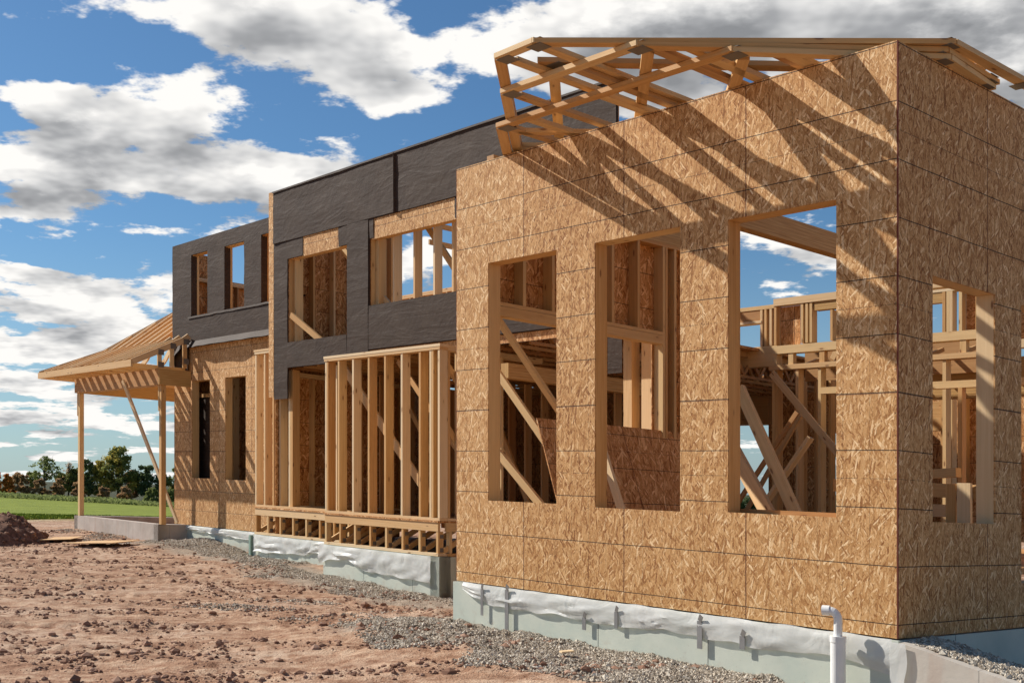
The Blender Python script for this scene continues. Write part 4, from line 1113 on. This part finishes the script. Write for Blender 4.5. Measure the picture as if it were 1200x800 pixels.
# two scraps of board on the ground, chips
def scrap(px_, py_, w_, h_, rot, label):
    z_ = ground_z(px_, py_) + .05; c, s = math.cos(rot), math.sin(rot)
    mb = MB(IDW); cs = []
    for dz in (0, .012):
        for (u, v_) in ((-w_, -h_), (w_, -h_), (w_ * .9, h_), (-w_, h_ * .9)):
            cs.append((px_ + u * c - v_ * s, py_ + u * s + v_ * c, z_ + dz + u * .02))
    mb.hexa(cs); o = mb.build('board_scrap', M['wood2'], None, (px_, py_, z_)); tag(o, label, 'board', 'board scraps on the ground'); return o
scrap(-9.05, 23.4, .30, .55, .1, 'smaller flat board scrap lying near the dirt mound')
scrap(-7.75, 22.0, .52, .50, -.25, 'larger flat board scrap lying before the porch foundation')
x, y = .45, 9.55
scrap(x, y, .055, .035, .3, 'small yellow wood chip on the gravel below the near foundation')

# ------------------------------------------------------------------ far trees
def mat_leaf(name, c0, c1, c2):
    m, nt, b = new_mat(name, .8); g_ = nt.nodes.new('ShaderNodeNewGeometry')
    b.inputs['Specular IOR Level'].default_value = .1
    r = S(nt, g_.outputs['Random Per Island']); n = nz(nt, g_.outputs['Position'], .35, 3, .6)
    nt.links.new(ramp(nt, r * .45 + n * .75 - .1, [(.2, c0), (.5, c1), (.8, c2)]), b.inputs['Base Color'])
    tl = nt.nodes.new('ShaderNodeBsdfTranslucent'); tl.inputs[0].default_value = (*c1, 1)
    mx_ = nt.nodes.new('ShaderNodeMixShader'); mx_.inputs[0].default_value = .45
    nt.links.new(b.outputs[0], mx_.inputs[1]); nt.links.new(tl.outputs[0], mx_.inputs[2]); nt.links.new(mx_.outputs[0], nt.nodes['Material Output'].inputs[0])
    return m
ML = dict(green=mat_leaf('leaf_green', (0.118, 0.144, 0.047), (0.225, 0.235, 0.074), (0.368, 0.343, 0.092)), gold=mat_leaf('leaf_gold', (0.211, 0.211, 0.058), (0.448, 0.368, 0.092), (0.700, 0.502, 0.105)),
          dark=mat_leaf('leaf_dark', (0.074, 0.112, 0.053), (0.127, 0.164, 0.074), (0.211, 0.235, 0.092)), brown=mat_leaf('leaf_brown', (0.264, 0.164, 0.092), (0.421, 0.264, 0.137), (0.580, 0.368, 0.157)),
          orange=mat_leaf('leaf_orange', (0.316, 0.133, 0.039), (0.580, 0.225, 0.053), (0.700, 0.368, 0.079)), olive=mat_leaf('leaf_olive', (0.133, 0.157, 0.058), (0.235, 0.264, 0.092), (0.343, 0.368, 0.133)))
MBK = mat_plain('bark', (.07, .055, .042), .95, var=.3)
TD = 220.0
def far_pt(px_, D=TD):
    X = (px_ - 600) / 1362 * D; return X, D, float(base_ground(np.array([X]), np.array([D]))[0])
def tree(px_, pw, ph, kind, label, cat='tree', group=None, name='tree', D=TD, dens=1.0, trunk=True, bare=0, second=None, leaf=.22, low=.15):
    X, Y, Z = far_pt(px_, D); w = pw / 1362 * D / 2; h = ph / 1362 * D
    e = empty(name, (X, Y, Z), label, cat, group)
    rr = random.Random(int(px_ * 13 + ph))
    mb = MB(IDW)
    th = h * (.45 if trunk else .3)
    mb.tube([(X, Y, Z - .3), (X + .1, Y, Z + th * .6), (X - .1, Y, Z + th), (X, Y, Z + h * .8)], [h * .026, h * .02, h * .015, h * .004], 8)
    clumps = []
    nc = int(24 + 40 * (pw * ph) / 3400)
    for k in range(nc):
        t = rr.random(); ang_ = rr.random() * 6.28; rad = math.sqrt(rr.random())
        zf = low + (1 - low) * t; prof_ = math.sin(math.pi * min(1, (.12 + .88 * t)) ** .8) ** .6 if trunk else (1 - .55 * t)
        r_ = w * .82 * rad * prof_
        c = (X + math.cos(ang_) * r_, Y + math.sin(ang_) * r_ * .8, Z + h * zf * .94)
        clumps.append((c, rr.uniform(.10, .22) * (w + h * .5) * .52))
        if (bare or trunk) and k % 2 == 0:
            s0 = (X, Y, Z + h * rr.uniform(.25, .55)); md = ((s0[0] + c[0]) / 2, (s0[1] + c[1]) / 2, s0[2] + (c[2] - s0[2]) * .7)
            mb.tube([s0, md, c], [h * .011, h * .007, h * .002], 5, False)
            for _ in range(4 if bare else 1):
                q_ = (c[0] + rr.uniform(-1, 1) * w * .25, c[1] + rr.uniform(-1, 1) * w * .25, c[2] + rr.uniform(-.02, .14) * h)
                mb.tube([md, q_], [h * .004, h * .001], 4, False)
    mb.build('trunk', MBK, e)
    nl = int(dens * 70 * (1 if not bare else .35)); sets = {}
    for ci, (c, cr) in enumerate(clumps):
        kd = second if (second and rr.random() < .3) else kind
        g_ = rng.normal(size=(nl, 3)); g_ /= np.linalg.norm(g_, axis=1)[:, None]
        rad = cr * rng.random(nl) ** .4 * (1 + .25 * rng.normal(size=nl))
        sets.setdefault(kd, []).append(np.array(c) + g_ * rad[:, None] * np.array([1, 1, .72]))
    for kd, arr in sets.items():
        Pt = np.concatenate(arr); n = len(Pt); ls = leaf * (.6 + .8 * rng.random(n))
        u_ = rng.normal(size=(n, 3)); u_ /= np.linalg.norm(u_, axis=1)[:, None]; v_ = np.cross(u_, rng.normal(size=(n, 3))); v_ /= np.linalg.norm(v_, axis=1)[:, None]
        Q = np.stack([Pt - u_ * ls[:, None], Pt - v_ * ls[:, None] * .6, Pt + u_ * ls[:, None], Pt + v_ * ls[:, None] * .6], 1) - np.array([X, Y, Z])
        o = np_mesh('crown', Q.reshape(-1, 3), np.arange(n * 4).reshape(-1, 4), ML[kd]); o.parent = e
    return e
G = 'trees along the far edge of the field'
tree(138, 66, 64, 'green', 'big round olive tree with golden top behind the left porch post', group=G, second='gold', dens=1.6, leaf=.23)
tree(52, 44, 47, 'olive', 'sparse spreading tree with bare limbs standing alone above the hedge', group=G, bare=1, dens=.9, leaf=.22, low=.45)
tree(170, 34, 44, 'dark', 'dark evergreen right of the big olive tree', group=G, trunk=False, dens=1.5)
tree(190, 30, 40, 'dark', 'dark evergreen seen behind the right porch post', group=G, trunk=False, dens=1.5)
tree(210, 36, 46, 'green', 'green tree whose edge shows beside the lower house wall', group=G, dens=1.3)
tree(104, 30, 46, 'dark', 'dark tree just left of the big olive tree', group=G, trunk=False, second='olive', dens=1.4)
tree(118, 26, 50, 'gold', 'yellow green tree overlapping the left side of the big tree', group=G, dens=1.2)
tree(86, 30, 34, 'green', 'low green tree behind the left porch post', group=G, trunk=False, dens=1.3)
tree(80, 20, 42, 'brown', 'thin bare tree right of the sparse spreading tree', group=G, bare=1, dens=.3, leaf=.16, low=.4)
for (x, w_, h_, k_, l_) in ((18, 26, 24, 'brown', 'brown bushy tree in the hedge just right of the orange shrubs'), (38, 26, 26, 'green', 'dull green bushy tree under the sparse spreading tree'), (98, 26, 30, 'brown', 'brown bushy tree between the left porch post and the big tree'), (72, 26, 28, 'green', 'dull green bushy tree left of the porch post'), (154, 30, 36, 'brown', 'brownish tree filling the gap right of the big tree'), (222, 30, 40, 'dark', 'dark tree hidden mostly behind the lower house wall')):
    tree(x, w_, h_, k_, l_, group=G, trunk=False, dens=1.5, low=.03, D=224, leaf=.25)
G2 = 'shrubs in the hedge at the far edge of the field'
for (x, w_, h_, k_, l_) in ((-6, 22, 26, 'orange', 'orange shrub at the left picture edge'), (10, 20, 25, 'orange', 'rusty orange shrub beside the leftmost one'), (28, 24, 24, 'brown', 'brown shrub left of the sparse tree'),
                            (46, 24, 20, 'brown', 'russet shrub at the foot of the sparse tree'), (66, 26, 22, 'brown', 'brown shrub right of the sparse tree'), (92, 22, 20, 'brown', 'brown shrub beside the left porch post'),
                            (122, 24, 16, 'brown', 'greyish brown brush under the big tree'), (146, 26, 17, 'brown', 'brush at the right foot of the big tree'), (178, 26, 18, 'olive', 'olive shrub below the dark evergreens'), (200, 24, 18, 'olive', 'olive shrub next to the house wall')):
    tree(x, w_, h_, k_, l_, 'shrub', G2, 'shrub', D=212, trunk=False, dens=1.5, leaf=.24, low=.02)
for (x, w_, h_) in [(846 + 13 * i_, 26, 47 + (i_ * 7) % 5) for i_ in range(11)]:
    tree(x, w_, h_, 'dark', 'dark tree far off, low in the big window opening', 'tree', 'far trees seen through the big window opening', D=230, trunk=False, dens=1.3)
# long grass verge in front of the hedge
N = 9000; vx = rng.uniform(-110, -55, N); vy = rng.uniform(192, 208, N); vz = base_ground(vx, vy)
u_ = rng.normal(size=(N, 3)) * np.array([.5, .5, .8]); u_ /= np.linalg.norm(u_, axis=1)[:, None]; v_ = rng.normal(size=(N, 3)); v_ /= np.linalg.norm(v_, axis=1)[:, None]
hN = np.array([.5 + .6 * mn.noise((x * .12, 0, 0)) for x in vx])
Pt = np.stack([vx, vy, vz + rng.random(N) * (.5 + hN) * .55], 1)
Q = np.stack([Pt - u_ * .3, Pt - v_ * .2, Pt + u_ * .3, Pt + v_ * .2], 1)
o = np_mesh('brush', Q.reshape(-1, 3), np.arange(N * 4).reshape(-1, 4), ML['olive']); tag(o, 'low rough brush along the foot of the hedge', 'brush', kind='stuff')

# distant house whose grey roof shows through the side opening
hx, hy = (1094 - 600) / 1362 * 60 + 5.4, 60.0; hz0 = EYE - 3.6
dh = empty('distant_house', (hx, hy, hz0), 'neighbouring house with a grey roof far off in the side window opening', 'house')
mb = MB(IDW); mb.box(hx - 5, hx + 5, hy, hy + 8, hz0, hz0 + 3.2); mb.build('wall', mat_plain('siding', (.35, .36, .38), .8), dh)
mb = MB(IDW)
mb.quad([(hx - 5.4, hy - .4, hz0 + 3.1), (hx + 5.4, hy - .4, hz0 + 3.1), (hx + 3, hy + 4, hz0 + 5.9), (hx - 0, hy + 4, hz0 + 5.9)], [(0, 0), (9, 0), (7, 4), (2, 4)])
mb.quad([(hx + 5.4, hy + 8.4, hz0 + 3.1), (hx - 5.4, hy + 8.4, hz0 + 3.1), (hx - 0, hy + 4, hz0 + 5.9), (hx + 3, hy + 4, hz0 + 5.9)], [(0, 0), (9, 0), (7, 4), (2, 4)])
mb.quad([(hx - 5.4, hy + 8.4, hz0 + 3.1), (hx - 5.4, hy - .4, hz0 + 3.1), (hx - 0, hy + 4, hz0 + 5.9)], [(0, 0), (9, 0), (4, 4)])
mb.quad([(hx + 5.4, hy - .4, hz0 + 3.1), (hx + 5.4, hy + 8.4, hz0 + 3.1), (hx + 3, hy + 4, hz0 + 5.9)], [(0, 0), (9, 0), (4, 4)])
mb.build('roof', M['roof'], dh)

# ------------------------------------------------------------------ light
q, r = 2.45, 2.08
sd = Vector((-q * A[0] - B[0], -q * A[1] - B[1], r)).normalized()
elev = math.asin(sd.z); az = math.atan2(sd.x, sd.y)
sl = bpy.data.lights.new('sun', 'SUN'); sl.energy = 4.8; sl.angle = R(.53); sl.color = (1, .95, .87)
so = bpy.data.objects.new('sun', sl); COL.objects.link(so); so.rotation_euler = (-sd).to_track_quat('-Z', 'Y').to_euler(); so.location = (-20, 10, 20)

world = bpy.data.worlds.new('World'); scene.world = world; world.use_nodes = True
nt = world.node_tree; bg = nt.nodes['Background']; bg.inputs[1].default_value = .10
sky = nt.nodes.new('ShaderNodeTexSky'); sky.sky_type = 'NISHITA'; sky.sun_disc = False
sky.sun_elevation = elev; sky.sun_rotation = az % (2 * math.pi); sky.air_density = 1.0; sky.dust_density = .4; sky.ozone_density = 2.2
tc = nt.nodes.new('ShaderNodeTexCoord')
dX, dY, dZ = sep(nt, tc.outputs['Generated'])
# (x, y, rx, ry, weight) in the 1200 x 800 frame turned into directions: cloud masses and clear gaps
BL = [(330, 42, 215, 62, .52), (130, 0, 170, 30, .30), (480, 85, 95, 52, .40), (70, 130, 75, 45, .36), (230, 170, 190, 62, .52), (360, 200, 120, 50, .40), (60, 225, 130, 50, .46), (260, 255, 130, 35, .25),
      (70, 330, 160, 45, .56), (60, 400, 190, 55, .56), (100, 490, 190, 40, .32), (640, 20, 110, 60, .30), (930, 20, 360, 110, .62), (1200, 60, 200, 90, .5), (760, 95, 160, 60, .45),
      (930, 300, 100, 36, .5), (875, 362, 40, 14, .3), (490, 310, 60, 60, .4),
      (40, 62, 130, 32, -.5), (550, 130, 80, 80, -.55), (420, 145, 150, 16, -.32), (170, 285, 160, 20, -.28), (1190, 165, 90, 30, -.4), (900, 390, 90, 20, -.5)]
yy = dY.m('MAXIMUM', .08)
uvv = comb(nt, dX / yy, dZ / yy, 0.0)
acc = None; top = None
for (x, y, rx, ry, w) in BL:
    cu = (x - 600) / 1362; cv = (560 - y) / 1362
    mp = nt.nodes.new('ShaderNodeMapping'); nt.links.new(uvv, mp.inputs[0])
    sx, sy = 1362 / rx, 1362 / ry
    mp.inputs['Scale'].default_value = (sx, sy, 0); mp.inputs['Location'].default_value = (-cu * sx, -cv * sy, 0)
    dt = nt.nodes.new('ShaderNodeVectorMath'); dt.operation = 'DOT_PRODUCT'
    nt.links.new(mp.outputs[0], dt.inputs[0]); nt.links.new(mp.outputs[0], dt.inputs[1])
    e = S(nt, dt.outputs['Value']).m('MULTIPLY', -1.0).m('EXPONENT')
    acc = e.m('MULTIPLY_ADD', w, acc) if acc is not None else e * w
    if w > .28:
        t = e * (dZ / yy - cv) * sy
        top = t if top is None else top + t
gate = dY.m('GREATER_THAN', .08)
acc = acc * gate; top = top * gate
def cloudnoise(oz, det):
    z_ = dZ + oz
    den = z_.m('MAXIMUM', 0.0) + .16
    return nz(nt, comb(nt, dX / den, dY / den, 0.0), 3.3, det, .60, .0)
f0 = cloudnoise(0.0, 6.5); f1 = cloudnoise(.03, 4)
d0 = (f0 - .50) * 2.9 + acc * 1.12 - .33
hor = 1 - dZ.step(.0, .14)
alpha = (d0 + hor * .14).step(-.02, .17)
thick = d0.step(.05, .60)
lit = ((f0 - f1) * 3.6 + .90 + top * .42 - thick * .46).m('MAXIMUM', 0.0).m('MINIMUM', 1.0)
ccol = ramp(nt, lit, [(0.0, (2.0, 2.06, 2.16)), (.3, (2.9, 2.95, 3.05)), (.62, (4.9, 4.9, 4.9)), (1.0, (7.4, 7.25, 7.0))])
skc = mix(nt, 1.0, sky.outputs[0], (.36, .53, .65), 'MULTIPLY')
haze = (1 - dZ.step(-.02, .22)) * .45
skc = mix(nt, haze, skc, (3.4, 4.2, 4.8))
fin = mix(nt, alpha, skc, ccol)
nt.links.new(fin, bg.inputs[0])

# ------------------------------------------------------------------ camera
cam = bpy.data.cameras.new('camera'); co = bpy.data.objects.new('camera', cam); COL.objects.link(co)
co.location = (0, 0, EYE); co.rotation_euler = (R(90), 0, 0)
cam.sensor_width = 36; cam.lens = 36 * 1362 / 1200
cam.shift_y = (560 - 400) / 1200; cam.clip_start = .1; cam.clip_end = 6000
scene.camera = co
scene.render.resolution_x = 1024; scene.render.resolution_y = 682
vs = scene.view_settings; vs.view_transform = 'Standard'; vs.look = 'None'; vs.exposure = .45; vs.gamma = 1
scene.cycles.max_bounces = 6; scene.cycles.diffuse_bounces = 3; scene.cycles.transparent_max_bounces = 12
for o in bpy.data.objects:
    if '_org' in o: del o['_org']
